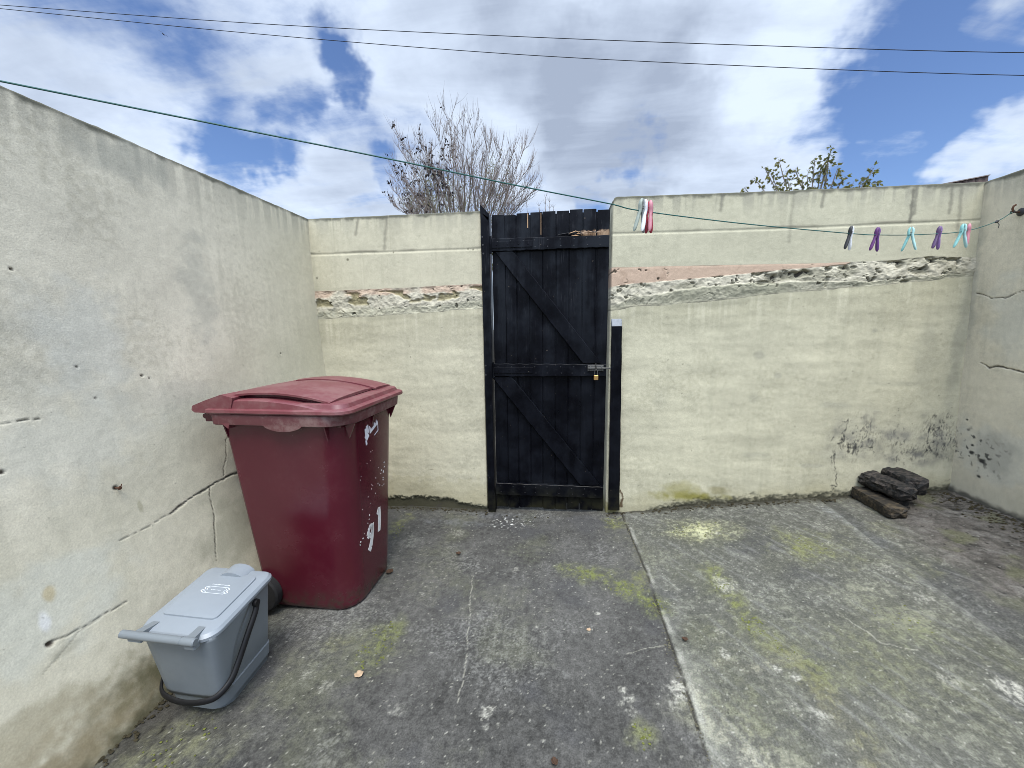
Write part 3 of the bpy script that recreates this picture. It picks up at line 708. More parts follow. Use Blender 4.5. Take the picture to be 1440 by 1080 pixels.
back_wall(.385, 2.72, zbR, ztR, pz([(865, 277), (1120, 268), (1385, 256)]), 400, 'long cream wall right of the gate with a ragged strip of bare stone', False)

# ------------------------------------------------------------------ gate, posts, lock
def wood_black(name, patch=False, green=True):
    m, t, b = newmat(name)
    v = objvec(t, (1, 1, .09)); v0 = objvec(t)
    g = t.noise(v, 95, 5, .6); g2 = t.noise(v0, 7, 5, .6); g3 = t.noise(v, 260, 3, .6)
    c = t.mixc(t.ramp(g2, .35, .7), (.0016, .0018, .0032), (.0042, .005, .008))
    # grey where the paint has weathered thin, along the grain; stronger towards the top
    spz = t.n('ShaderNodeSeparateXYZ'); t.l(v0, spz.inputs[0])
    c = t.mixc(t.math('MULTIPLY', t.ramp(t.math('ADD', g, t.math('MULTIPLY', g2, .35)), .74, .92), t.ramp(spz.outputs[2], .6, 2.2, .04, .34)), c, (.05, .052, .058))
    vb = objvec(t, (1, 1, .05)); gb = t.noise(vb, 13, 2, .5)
    c = t.mixc(t.math('MULTIPLY', t.ramp(t.math('ADD', gb, t.math('MULTIPLY', g2, .5)), .66, .9), t.ramp(spz.outputs[2], .9, 2.2, .15, .9)), c, (.013, .0155, .020))  # bluish sky sheen on the upper boards, put into the paint colour
    chips = t.noise(v0, 55, 3, .5)
    c = t.mixc(t.math('MULTIPLY', t.ramp(chips, .74, .78), .8), c, (.16, .13, .10))
    sp = t.n('ShaderNodeSeparateXYZ'); t.l(v0, sp.inputs[0])
    if green:
        lowm = t.math('MULTIPLY', t.ramp(sp.outputs[2], .28, .02), t.ramp(g2, .38, .62))
        c = t.mixc(t.math('MULTIPLY', lowm, .75), c, (.022, .021, .010))
    if patch:   # bare torn wood above the top rail
        a = t.math('MULTIPLY', t.ramp(sp.outputs[2], 2.088, 2.094), t.ramp(t.math('ADD', sp.outputs[2], t.math('MULTIPLY', t.noise(v0, 40, 3), .05)), 2.158, 2.145))
        bx = t.ramp(t.math('ADD', sp.outputs[0], t.math('MULTIPLY', t.noise(v0, 30, 3), .06)), .185, .215)
        wc = t.mixc(t.ramp(g, .35, .65), (.10, .055, .03), (.34, .24, .16))
        c = t.mixc(t.math('MULTIPLY', t.math('MULTIPLY', a, bx), t.ramp(t.noise(v0, 28, 3), .36, .46)), c, wc)
    t.l(c, b.inputs['Base Color'])
    t.l(t.ramp(g2, .3, .7, .26, .46, False), b.inputs['Roughness']); b.inputs['Specular IOR Level'].default_value = .10
    h = t.math('ADD', t.math('MULTIPLY', g, .7), t.math('MULTIPLY', g3, .3))
    bp = t.n('ShaderNodeBump', i_Strength=.35, i_Distance=.003); t.l(h, bp.inputs['Height']); t.l(bp.outputs[0], b.inputs['Normal'])
    return m
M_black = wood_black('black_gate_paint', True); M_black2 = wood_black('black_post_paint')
M_bare = plain('torn_bare_wood', (.36, .23, .13), .85, .2, .4, 9, .4, 80, .002, (1, 1, .2))
M_steel = plain('weathered_steel', (.11, .11, .105), .5, .5, .3, 40, .2, 200, .0006, metal=.7, dirt=((.12, .06, .03), 30, .55, .6))
M_brass = plain('brass', (.50, .30, .11), .42, .5, .25, 60, .1, 300, .0004, metal=.85)
M_rust = plain('rusty_iron', (.075, .035, .02), .85, .3, .5, 60, .5, 300, .001)
M_dark = plain('dark_iron', (.02, .02, .022), .5, .5, .3, 40)
M_leadcap = plain('grey_bevel', (.20, .215, .235), .7, .3, .3, 25, .3, 120, .001)

GX0, GX1 = -.478, .366
gate = empty('wooden_gate', (GX0, 2.9, .02))
tag(gate, 'black ledged and braced plank gate with torn wood above its top rail', 'gate')
goff = Vector((GX0, 2.9, .02))
def gpart(mb, name, mat, auto=35):
    o = mb.build(name, mat, gate, True, auto); return o
def loc(o, off=goff):       # keep the object coordinates of the whole scene in the material: move mesh back by the parent's base
    o.location = -off; return o
mb = MB(); nb = 9; wds = [.098, .083, .094, .091, .095, .092, .095, .094, .088]; tot = sum(wds); x = GX0
tops = [2.262, 2.258, 2.262, 2.268, 2.268, 2.270, 2.275, 2.270, 2.262]
for i, w_ in enumerate(wds):
    w_ = w_*(GX1-GX0)/tot
    jy = random.uniform(-.0025, .0025)
    Mx = Matrix.Translation((x+w_/2, 2.91+jy, 0)) @ Matrix.Rotation(random.uniform(-.012, .012), 4, 'Z') @ Matrix.Rotation(random.uniform(-.0012, .0012), 4, 'Y')
    gl = .0022+random.uniform(0, .0018)
    lo_ = random.uniform(.018, .03)
    mb.box((-w_/2+gl, -.010, lo_), (w_/2-gl, .010, tops[i]+random.uniform(-.003, .003)), Mx, .0025)
    x += w_
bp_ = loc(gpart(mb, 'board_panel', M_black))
def rail(z0a, z1a, z0b, z1b, nm='rail', x0=GX0+.004, x1=GX1-.006, y0=2.868):
    m = MB(); n = 40
    for k, (zl_, zh_) in enumerate([(0, 1)]):
        V = []; Fc = []
        for i in range(n+1):
            s_ = i/n; X_ = x0+(x1-x0)*s_
            a = z0a+(z0b-z0a)*s_+.0016*math.sin(i*1.7)+.001*math.sin(i*.6); b_ = z1a+(z1b-z1a)*s_+.0016*math.sin(i*1.3+2)
            e = .003; yb_ = y0+.0305; yy = y0+.0012*math.sin(i*.45+z0a*9)
            V += [(X_, yb_, a), (X_, yy+e, a), (X_, yy, a+e), (X_, yy, b_-e), (X_, yy+e, b_), (X_, yb_, b_)]
        for i in range(n):
            for j in range(6): Fc.append((i*6+j, i*6+(j+1) % 6, i*6+6+(j+1) % 6, i*6+6+j))
        Fc.append(tuple(range(6))[::-1]); Fc.append(tuple(n*6+j for j in range(6)))
        m.add(V, Fc)
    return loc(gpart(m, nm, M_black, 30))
rail(2.000, 2.090, 2.004, 2.084); rail(1.085, 1.183, 1.090, 1.178); rail(.137, .235, .140, .232, x1=GX1-.012)
def brace(xa, za, xb, zb_, w_):
    m = MB(); a = Vector((xa, 0, za)); b_ = Vector((xb, 0, zb_)); n = 30
    V = []; Fc = []
    for i in range(n+1):
        q = a.lerp(b_, i/n); y0 = 2.8735+.001*math.sin(i*.8); wob = .0015*math.sin(i*1.9)
        # cut level with the rails at both ends: offset is horizontal
        e = .004; L_ = q.x-w_/2+wob; R_ = q.x+w_/2+wob
        V += [(L_, 2.8985, q.z), (L_, y0+e, q.z), (L_+e*1.4, y0, q.z), (R_-e*1.4, y0, q.z), (R_, y0+e, q.z), (R_, 2.8985, q.z)]
    for i in range(n):
        for j in range(6): Fc.append((i*6+j, i*6+(j+1) % 6, i*6+6+(j+1) % 6, i*6+6+j))
    Fc.append(tuple(range(6))[::-1]); Fc.append(tuple(n*6+j for j in range(6)))
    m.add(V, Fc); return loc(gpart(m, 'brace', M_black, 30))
brace(-.385, 1.997, .255, 1.187, .135); brace(-.415, 1.081, .26, .239, .155)
# torn splinters on the top rail
m = MB()
for k in range(7):
    x0_ = .02+k*.022+random.uniform(-.02, .02); z0_ = 2.098+random.uniform(-.004, .016); L_ = random.uniform(.09, .2); yy = 2.886+random.uniform(-.012, .008)
    pts = [(x0_, yy, z0_), (x0_+L_*.5, yy-.006, z0_+random.uniform(-.004, .006)), (x0_+L_, yy-.014*random.random(), z0_+random.uniform(-.006, .016))]
    m.tube(pts, [.006, .005, .001], 5, flat=.5)
loc(gpart(m, 'torn_splinters', M_black))
m = MB()
for x0_, z0_, dx, dz in ((.085, 2.106, .07, .012), (.12, 2.098, .05, .004), (.10, 2.092, .055, -.004), (.13, 2.118, .03, -.008)):
    m.tube([(x0_, 2.872, z0_), (x0_+dx*.6, 2.866, z0_+dz), (x0_+dx, 2.868, z0_+dz*.4)], [.003, .006, .001], 5, flat=.5)
o = loc(gpart(m, 'torn_splinters', M_bare)); o['label'] = 'bare orange torn wood fibres'
for xa_, xb_, za_ in ((-.2165, -.2095, 2.16), (-.1195, -.1155, 2.11)):
    m = MB(); m.box((xa_, 2.8965, za_), (xb_, 2.8995, 2.258)); o = loc(gpart(m, 'bare_edge', M_bare)); o['label'] = 'strip of bare orange wood on a board edge'
# tongues closing the joints between the boards
m = MB(); x = GX0
for i, w_ in enumerate(wds[:-1]):
    x += w_*(GX1-GX0)/tot
    m.box((x-.008, 2.906, .075 if i in (0, 5, 6) else .03), (x+.008, 2.914, 2.252))
tg = loc(gpart(m, 'board_tongues', M_black2)); tg['kind'] = 'stuff'
# hinges
for zc_ in (2.045, 1.135):
    m = MB()
    m.box((GX0-.034, 2.862, zc_-.055), (GX0-.004, 2.866, zc_+.055), None, .001); m.box((GX0+.006, 2.862, zc_-.022), (GX0+.30, 2.8665, zc_+.022), None, .001)
    m.lathe([(.007, -.06), (.007, .06)], 'z', 10, Matrix.Translation((GX0-.0, 2.862, zc_)))
    for dx in (.04, .12, .2, .27): m.lathe([(.006, 2.8625), (.005, 2.8595), (.0, 2.859)], 'y', 8, Matrix.Translation((GX0+dx, 0, zc_)))
    h = loc(gpart(m, 'hinge', M_black2))
m = MB(); m.box((GX0-.006, 2.866, 1.985), (GX0+.002, 2.871, 2.028)); m.box((GX0-.012, 2.868, 1.70), (GX0-.007, 2.873, 1.99)); o = loc(gpart(m, 'rust_streak', M_rust)); o['label'] = 'rusty iron beside the top hinge'
# bolt
m = MB(); m.lathe([(.0055, .225), (.006, .226), (.006, .443), (.004, .446)], 'x', 10, Matrix.Translation((0, 2.852, 1.150)))
bolt = loc(gpart(m, 'slide_bolt', M_steel))
m = MB(); m.box((.225, 2.860, 1.128), (.340, 2.8655, 1.172), None, .001)
for xx in (.245, .325): m.tube([(xx, 2.862, 1.132), (xx, 2.848, 1.134), (xx, 2.842, 1.150), (xx, 2.848, 1.166), (xx, 2.862, 1.168)], .004, 6)
m.tube([(.285, 2.852, 1.150), (.283, 2.838, 1.158), (.281, 2.832, 1.172), (.281, 2.832, 1.186)], .0045, 8)
o = mesh('bolt_keeper', m.v, m.f, M_steel, bolt, True, None, 35)
# nails: one built, the rest copied
m = MB(); m.lathe([(.004, 0), (.0038, -.0013), (.0, -.0016)], 'y', 7)
nail0 = m.build('nail_head', M_dark, gate); first = True
for xx in np.arange(GX0+.045, GX1-.02, .092):
    for zz in (2.045, 1.135, .188):
        for dz in (-.022, .024):
            o = nail0 if first else link(nail0.copy(), gate); first = False
            o.location = Vector((xx+random.uniform(-.008, .008), 2.8678, zz+dz))-goff

# padlock
pl = empty('padlock', (.285, 2.842, 1.095)); tag(pl, 'small brass padlock hanging from the slide bolt', 'padlock')
m = MB(); m.loft([(-.0145, .0145, -.0055, .0055, .004, -.030), (-.0165, .0165, -.007, .007, .005, -.028), (-.0165, .0165, -.007, .007, .005, .004), (-.0145, .0145, -.0055, .0055, .004, .006)], 4)
m.build('lock_body', M_brass, pl)
m = MB(); m.tube([(-.0095, 0, .004), (-.0095, 0, .030), (-.0075, 0, .040), (-.003, 0, .046), (.003, 0, .046), (.0075, 0, .040), (.0095, 0, .030), (.0095, 0, .004)], .0027, 8)
m.build('shackle', M_steel, pl)

# hinge post and latch post
gpst = empty('gate_post', (-.515, 2.86, 0)); tag(gpst, 'tall black hinge post with an obliquely cut top at the left of the gate', 'gate post')
m = MB(); V = []; Fc = []; n = 60
for i in range(n+1):
    s_ = i/n; z_ = -.05+s_*2.36
    xa = -.550+.012*(1-s_)+.0012*math.sin(i*.9)-.515*0; xb = -.486-.006*(1-s_)*0+.0012*math.sin(i*.7+1)
    if s_ < .1: xb += .006
    za = z_ if i < n else 2.322; zb_ = z_ if i < n else 2.262
    if i == n-1: za, zb_ = 2.27, 2.21
    e = .004
    V += [(xa, 2.955, za), (xa, 2.852+e, za), (xa+e, 2.852, za), (xb-e, 2.852, zb_), (xb, 2.852+e, zb_), (xb, 2.955, zb_)]
for i in range(n):
    for j in range(6): Fc.append((i*6+j, i*6+(j+1) % 6, i*6+6+(j+1) % 6, i*6+6+j))
Fc.append(tuple(range(6))[::-1]); Fc.append(tuple(n*6+j for j in range(6)))
m.add([(a+.515, b-2.86, c_) for a, b, c_ in V], Fc); m.build('post_timber', M_black2, gpst, True, 30)
m = MB(); m.lathe([(.0065, 0), (.006, -.003), (0, -.0035)], 'y', 8); bh = m.build('bolt_head', M_dark, gpst); first = True
for zz in (2.10, 2.045, 1.985, 1.17, 1.10, .3):
    o = bh if first else link(bh.copy(), gpst); first = False; o.location = (-.02+random.uniform(-.003, .003), -.0078, zz)
lp = empty('latch_post', (.43, 2.86, .05)); tag(lp, 'short black timber batten with a grey sloping end, fixed to the wall beside the padlock', 'gate post')
def batten(z0, z1, mat, name, bev=.0):
    m = MB(); V = []; Fc = []; n = 50
    for i in range(n+1):
        z_ = z0+(z1-z0)*i/n; s_ = (z_-.06)/1.44
        xa = .398-.002*s_*5+.001*math.sin(i*.8); xb = .480-.020*s_+.0012*math.sin(i*.6+2)
        f = 2.838+(bev*i/n if bev else 0); e = .003
        V += [(xa-.43, .0125, z_-.05), (xa-.43, f-2.86+e, z_-.05), (xa+e-.43, f-2.86, z_-.05), (xb-e-.43, f-2.86, z_-.05), (xb-.43, f-2.86+e, z_-.05), (xb-.43, .0125, z_-.05)]
    for i in range(n):
        for j in range(6): Fc.append((i*6+j, i*6+(j+1) % 6, i*6+6+(j+1) % 6, i*6+6+j))
    Fc.append(tuple(range(6))[::-1]); Fc.append(tuple(n*6+j for j in range(6)))
    m.add(V, Fc); return m.build(name, mat, lp, True, 30)
batten(.062, 1.452, M_black2, 'post_timber'); batten(1.453, 1.505, M_leadcap, 'bevelled_end', .026)

# ------------------------------------------------------------------ maroon wheelie bin
def bin_mat(name, colr, rough, dusty, faded=None):
    m, t, b = newmat(name)
    v = objvec(t); n = t.noise(v, 5, 6, .6); n2 = t.noise(v, 38, 6, .65)
    c = t.mixc(1.0, colr, t.grey(t.ramp(n, .3, .7, .94, 1.06, False)), 'MULTIPLY')
    sp = t.n('ShaderNodeSeparateXYZ'); t.l(v, sp.inputs[0])
    c = t.mixc(t.math('MULTIPLY', t.ramp(t.math('ADD', n, t.math('MULTIPLY', n2, .5)), .7, .95), dusty), c, (.26, .19, .17))
    low = t.math('MULTIPLY', t.ramp(t.math('ADD', sp.outputs[2], t.math('MULTIPLY', n, -.16)), .06, -.05), .8)
    c = t.mixc(t.math('MULTIPLY', low, t.ramp(n2, .35, .65)), c, (.035, .03, .02))
    v2 = objvec(t, (1, 1, .07)); st = t.noise(v2, 60, 4, .6)
    c = t.mixc(t.math('MULTIPLY', t.ramp(st, .6, .8), dusty*.5), c, (.30, .2, .18))
    t.l(c, b.inputs['Base Color'])
    t.l(t.ramp(n, .3, .7, rough-.03, rough+.05, False), b.inputs['Roughness']); b.inputs['Specular IOR Level'].default_value = .5
    bp = t.n('ShaderNodeBump', i_Strength=.12, i_Distance=.001); t.l(t.noise(v, 420, 3), bp.inputs['Height']); t.l(bp.outputs[0], b.inputs['Normal'])
    return m
M_bin = bin_mat('maroon_plastic', (.070, .0072, .0155), .24, .03); M_lid = bin_mat('faded_maroon_plastic', (.130, .032, .039), .42, .22)
M_rubber = plain('black_rubber', (.014, .014, .015), .75, .3, .3, 30)
M_white = plain('white_paint', (.64, .64, .63), .6, .4, .08, 60)
BZ = float(hg(-1.25, 1.9))
BR = R(-1.5)
wb = empty('wheelie_bin', (-1.276, 1.905, BZ), BR)
tag(wb, 'maroon two wheeled bin with a domed faded lid and white painted number', 'wheelie bin')
# local frame: +x = front (number face), y = width; origin at the base centre
m = MB()
def sect(z):                       # body section by height
    s_ = z/1.06
    x0 = -.250-.078*s_; x1 = .255+.050*s_; y = .212+.066*s_
    return x0, x1, -y, y
secs = []
for z_, ins, rr in ((.004, .022, .07), (.010, .008, .078), (.022, .001, .082), (.04, 0, .084), (.27, 0, .086), (.55, 0, .088), (.8, 0, .09), (.98, 0, .092), (1.06, 0, .094)):
    a, b_, c_, d_ = sect(z_); secs.append((a+ins, b_-ins, c_+ins, d_-ins, (rr, .03, .03, rr*1.38), z_))
m.loft(secs, 8)
body = m.build('bin_body', M_bin, wb, True, 40)
# collar under the lid, with the comb bulge on the long sides
m = MB()
rim = []
for z_, o_ in ((1.018, .004), (1.016, .030), (1.020, .036), (1.063, .040), (1.070, .036), (1.071, .0)):
    a, b_, c_, d_ = sect(1.045); rim.append((a-o_*.6, b_+o_, c_-o_, d_+o_, (.085+o_*.5, .03, .03, .12+o_*.5), z_))
m.loft(rim, 8)
M_collar = bin_mat('dusty_maroon_plastic', (.095, .026, .030), .5, .5); collar = m.build('rim_collar', M_collar, wb, True, 40)
for sy in (-1, 1):
    m = MB()
    a, b_, c_, d_ = sect(1.045); yy = d_+.036
    V = []; Fc = []; n = 20
    for i in range(n+1):
        xx = -.07+.20*i/n; dz = .030*math.sin(math.pi*i/n)**.6
        V += [(xx, sy*(yy-.02), 1.020), (xx, sy*(yy+.001), 1.022), (xx, sy*(yy+.0015), 1.022-dz), (xx, sy*(yy-.02), 1.022-dz-.002)]
    for i in range(n):
        for j in range(4):
            q = (i*4+j, i*4+(j+1) % 4, i*4+4+(j+1) % 4, i*4+4+j); Fc.append(q if sy < 0 else q[::-1])
    m.add(V, Fc); m.build('lifting_comb', M_collar, wb, True, 40)
# ribs under the collar corners
a, b_, c_, d_ = sect(.985)
for (xx, yy, dx, dy) in ((b_-.012, c_+.055, .045, 0), (b_-.012, d_-.055, .045, 0), (b_-.075, c_+.004, 0, -.03), (a+.02, c_+.01, 0, -.028), (b_-.012, 0, .03, 0)):
    nx, ny = (-dy, dx); L_ = math.hypot(dx, dy); nx, ny = nx/L_*.003, ny/L_*.003
    V = []
    m = MB()
    for s_ in (-1, 1): V += [(xx-dx*.2+nx*s_, yy-dy*.2+ny*s_, 1.018), (xx+dx+nx*s_, yy+dy+ny*s_, 1.018), (xx+dx*.25+nx*s_, yy+dy*.25+ny*s_, .943)]
    m.add(V, [(0, 1, 2), (5, 4, 3), (0, 3, 4, 1), (1, 4, 5, 2), (2, 5, 3, 0)])
    m.build('stiffening_rib', M_bin, wb, False)
# lid: base plate, margin, domed panels
a, b_, c_, d_ = sect(1.055)
lid = None
m = MB(); X0, X1, Y0, Y1 = a-.085, b_+.050, c_-.046, d_+.050
def lz(x, y): return 0
lsec = []
for z_, o_ in ((1.072, -.03), (1.074, .0), (1.080, .004), (1.092, .002), (1.096, -.006)):
    lsec.append((X0+.05-o_*.3, X1+o_, Y0-o_, Y1+o_, (.07+o_, .02, .02, .07+o_), z_))
for z_, o_ in ((1.100, -.022), (1.118, -.030), (1.122, -.038)):
    lsec.append((X0+.05, X1+o_, Y0-o_, Y1+o_, (.06, .02, .02, .06), z_))
m.loft(lsec, 8)
lid = m.build('bin_lid', M_lid, wb, True, 35)
def arch(x):                      # lid crown along the length
    s_ = (x-(X0+.0))/(X1-.09-X0)
    return .047*(1-((s_-.50)/.5)**2)
def panel(y0, y1, dz, x0, x1, th=.010, skirt=True):
    m = MB(); V = []; Fc = []; nx_, ny_ = 36, 6
    def top(x, y):
        e = (y-(Y0+Y1)/2)/((Y1-Y0)/2)
        return 1.122+arch(x)+.012*(1-e*e)+dz
    rings = []
    for i in range(nx_+1):
        x = x0+(x1-x0)*i/nx_
        row = []
        for j in range(ny_+1):
            y = y0+(y1-y0)*j/ny_; row.append((x, y, top(x, y)-(.004 if j in (0, ny_) else 0)))
        for j in range(ny_, -1, -1):
            y = y0+(y1-y0)*j/ny_; row.append((x, y, top(x, y)-th-.003))
        rings.append(row)
    L_ = len(rings[0])
    for rw_ in rings: V += rw_
    for i in range(nx_):
        for j in range(L_): Fc.append((i*L_+j, i*L_+L_+j, i*L_+L_+(j+1) % L_, i*L_+(j+1) % L_))
    Fc.append(tuple(range(L_))); Fc.append(tuple(nx_*L_+j for j in range(L_))[::-1])
    m.add(V, Fc); return m
panel(Y0+.048, .115, .0, X0+.13, X1-.105).build('domed_panel', M_lid, lid, True, 30)
panel(.1175, Y1-.03, .006, X0+.20, X1-.085).build('domed_panel', M_lid, lid, True, 30)
# solid crown beneath the panels: leaves the dark slot along the side, hides nothing else
m = MB(); V = []; Fc = []; n = 36
for i in range(n+1):
    x = X0+.02+(X1-.075-X0-.02)*i/n; h = 1.118+max(0., arch(x))*.82
    V += [(x, Y0+.078, 1.0), (x, Y0+.078, h), (x, Y1-.06, h), (x, Y1-.06, 1.0)]
for i in range(n):
    for j in range(4): Fc.append((i*4+j, i*4+(j+1) % 4, i*4+4+(j+1) % 4, i*4+4+j))
Fc.append((3, 2, 1, 0)); Fc.append(tuple(n*4+j for j in range(4)))
m.add(V, Fc); m.build('crown_core', M_bin, lid, True, 30)
# side cheek of the lid below the slot
for sy in (-1, 1):
    m = MB(); V = []; Fc = []; n = 36
    for i in range(n+1):
        x = X0+.01+(X1-.10-X0)*i/n; s_ = i/n
        h = 1.100+.032*math.sin(math.pi*min(1, s_*1.108))**.8+.010*(1-s_)
        y_o = (Y0+.012 if sy < 0 else Y1-.012); y_i = (Y0+.07 if sy < 0 else Y1-.07)
        V += [(x, y_o, 1.092), (x, y_o-sy*.004, h-.004), (x, y_o-sy*.010, h), (x, y_i, h+.004), (x, y_i, 1.092)]
    for i in range(n):
        for j in range(5):
            q = (i*5+j, i*5+(j+1) % 5, i*5+5+(j+1) % 5, i*5+5+j); Fc.append(q if sy > 0 else q[::-1])
    Fc.append(tuple(range(5)) if sy < 0 else tuple(range(5))[::-1]); Fc.append(tuple(n*5+j for j in range(5)))
    m.add(V, Fc); m.build('lid_cheek', M_lid, lid, True, 30)
# hinge end of the lid and grip bar
m = MB(); V = []; Fc = []; n = 10
prof = [(X0-.012, 1.076), (X0-.026, 1.088), (X0-.020, 1.108), (X0+.05, 1.134), (X0+.14, 1.163), (X0+.20, 1.148), (X0+.16, 1.0), (X0+.06, 1.074)]
for y in (Y0+.01, Y1-.01): V += [(x, y, z) for x, z in prof]
k = len(prof)
for j in range(k): Fc.append((j, (j+1) % k, k+(j+1) % k, k+j))
Fc.append(tuple(range(k))[::-1]); Fc.append(tuple(range(k, 2*k)))
m.add(V, Fc); m.build('hinge_hood', M_lid, lid, True, 30)
m = MB(); m.lathe([(.013, Y0+.05), (.013, Y1-.05)], 'y', 14, Matrix.Translation((X0-.0, 0, 1.050)))
for y in (Y0+.06, -.09, .09, Y1-.06): m.box((X0+.0, y-.012, 1.023), (X0+.09, y+.012, 1.073), None, .003)
m.build('grip_handle', M_bin, wb)
m = MB(); m.lathe([(.009, 0), (.009, .006), (.006, .010), (0, .011)], 'z', 10); pin0 = m.build('hinge_pin', M_dark, lid); first = True
for xx, y, z_ in [(X0+.02+random.uniform(0, .03), y, 1.116) for y in (Y0+.02, Y0+.10, .0, .1, Y1-.05)]+[(X0+.12, Y1-.06, 1.122+arch(X0+.12)), (X0+.17, Y1-.06, 1.122+arch(X0+.17))]:
    o = pin0 if first else link(pin0.copy(), lid); first = False; o.location = (xx, y, z_)
# wheels
for sy in (-1, 1):
    wx = -.240; wy = sy*.240
    m = MB(); m.lathe([(.062, -.024), (.092, -.024), (.1, -.016), (.1, .016), (.092, .024), (.062, .024)], 'y', 36, Matrix.Translation((wx, wy, .1-BZ*0)))
    w_ = m.build('wheel', M_rubber, wb, True, 40)
    m = MB(); m.lathe([(.02, -.027), (.03, -.020), (.058, -.018), (.061, -.022), (.061, .022), (.03, .020), (.02, .027)], 'y', 28, Matrix.Translation((wx, wy, .1)))
    m.build('rim', M_dark, w_, True, 40)
m = MB(); m.lathe([(.011, -.235), (.011, .235)], 'y', 12, Matrix.Translation((-.240, 0, .1))); m.build('axle', M_steel, wb)
# white marks painted on the front face (x = x1(z)+ a hair)
def fx(z, y):     # outside face at height z (flat part of the front)
    a, b_, c_, d_ = sect(z); return b_+.0012
def strokes(name, polys, w_, parent, mat=M_white, label=None):
    m = MB()
    for poly in polys:
        for (p0, p1) in zip(poly[:-1], poly[1:]):
            (ya, za, wa), (yb, zb_, wb_) = p0, p1
            dy, dz = yb-ya, zb_-za; L_ = math.hypot(dy, dz)+1e-9; ny, nz = -dz/L_, dy/L_
            za, zb_ = za*1.07, zb_*1.07; wa, wb_ = wa*(1.25 if name == 'painted_figure' else 1), wb_*(1.25 if name == 'painted_figure' else 1)
            q = [(ya+ny*wa, za+nz*wa), (ya-ny*wa, za-nz*wa), (yb-ny*wb_, zb_-nz*wb_), (yb+ny*wb_, zb_+nz*wb_)]
            V = [(fx(z, y), y, z) for y, z in q]+[(fx(z, y)-.0022, y, z) for y, z in q]
            m.add(V, [(0, 1, 2, 3), (0, 4, 5, 1), (1, 5, 6, 2), (2, 6, 7, 3), (3, 7, 4, 0)])
    o = m.build(name, mat, parent, False)
    if label: o['label'] = label
    return o
num9 = [[(-.045, .37, .007), (-.062, .355, .011), (-.068, .335, .011), (-.052, .318, .010), (-.030, .325, .010), (-.018, .345, .009), (-.022, .366, .008), (-.040, .376, .007), (-.052, .368, .007)], [(-.015, .375, .008), (-.018, .34, .011), (-.026, .30, .012), (-.042, .262, .014), (-.058, .245, .016)]]
num1 = [[(.058, .425, .011), (.062, .38, .013), (.060, .33, .013), (.054, .295, .011)], [(.058, .425, .010), (.036, .398, .006)]]
strokes('painted_figure', num9, .01, wb, label='hand painted white figure 9'); strokes('painted_figure', num1, .01, wb, label='hand painted white figure 1')
mk = []
for y, z, s_ in ((-.05, .43, .012), (-.055, .412, .008), (-.065, .398, .009), (-.115, .345, .011), (-.14, .338, .013), (-.145, .325, .010), (-.10, .36, .007), (.03, .60, .008), (-.02, .585, .005), (-.02, .56, .008), (.05, .56, .009), (-.01, .575, .006), (-.06, .535, .007), (.07, .545, .009), (.02, .52, .006), (.1, .53, .008), (.115, .56, .011), (-.12, .495, .006), (-.03, .49, .007), (.1, .62, .013), (.09, .605, .010), (.115, .60, .015), (.11, .57, .010), (.125, .625, .010), (.125, .65, .012), (.12, .53, .008), (.06, .645, .005), (-.06, .71, .005), (-.025, .712, .006), (-.02, .755, .007), (.0, .757, .004), (-.13, .65, .007), (-.125, .665, .005)):
    a_ = random.uniform(0, 3.1); mk.append([(y, z, s_*.26), (y+math.cos(a_)*s_*.7, z+math.sin(a_)*s_*.8, s_*.16)])
strokes('paint_spots', mk, .01, wb)['kind'] = 'stuff'
M_sticker = plain('sticker_white', (.74, .74, .80), .5, .4, .1, 80)
hand = [[(-.105, .835, .024), (-.06, .855, .022)], [(-.10, .85, .008), (-.11, .888, .006)], [(-.085, .86, .008), (-.09, .90, .006)], [(-.07, .865, .008), (-.066, .902, .006)], [(-.055, .86, .008), (-.04, .892, .006)], [(-.098, .83, .010), (-.09, .805, .010)]]
let = []
yy = -.030
for k_ in range(8):
    z_ = .852+(.004*k_); h = .030 if k_ in (0, 4, 6) else .018
    let.append([(yy, z_, .0042), (yy+.004, z_+h, .0042), (yy+.010, z_+h*.55, .0042), (yy+.013, z_+.002, .0042)]); yy += .0175
let[-1] = let[-1]+[(yy, .846, .003)]; let.append([(yy, .846, .003), (.075, .840, .0035), (.045, .832, .003)])
sq = lambda P_: [[(y*.62-.005, z, w_*.7) for y, z, w_ in q] for q in P_]
strokes('hand_emblem', sq(hand), .01, wb, M_sticker); strokes('sticker_lettering', sq(let), .01, wb, M_sticker)

# ------------------------------------------------------------------ grey food caddy
M_grey = plain('grey_plastic', (.155, .176, .192), .40, .5, .06, 8, .10, 500, .0006, rvar=.06, dirt=((.12, .12, .11), 18, .62, .35))
M_grey2 = plain('light_grey_plastic', (.215, .243, .272), .38, .5, .05, 8, .08, 500, .0006, rvar=.06, dirt=((.2, .2, .19), 14, .66, .35))
M_strap = plain('black_plastic', (.007, .007, .008), .45, .25, .2, 20)
M_print = plain('printed_white', (.60, .64, .68), .6, .3, .1, 60)
CA = R(-1.5)
cad = empty('food_caddy', (-1.385, 1.265, float(hg(-1.38, 1.26))), CA)
tag(cad, 'grey lidded food waste caddy with a black carry handle, beside the maroon bin', 'food caddy')
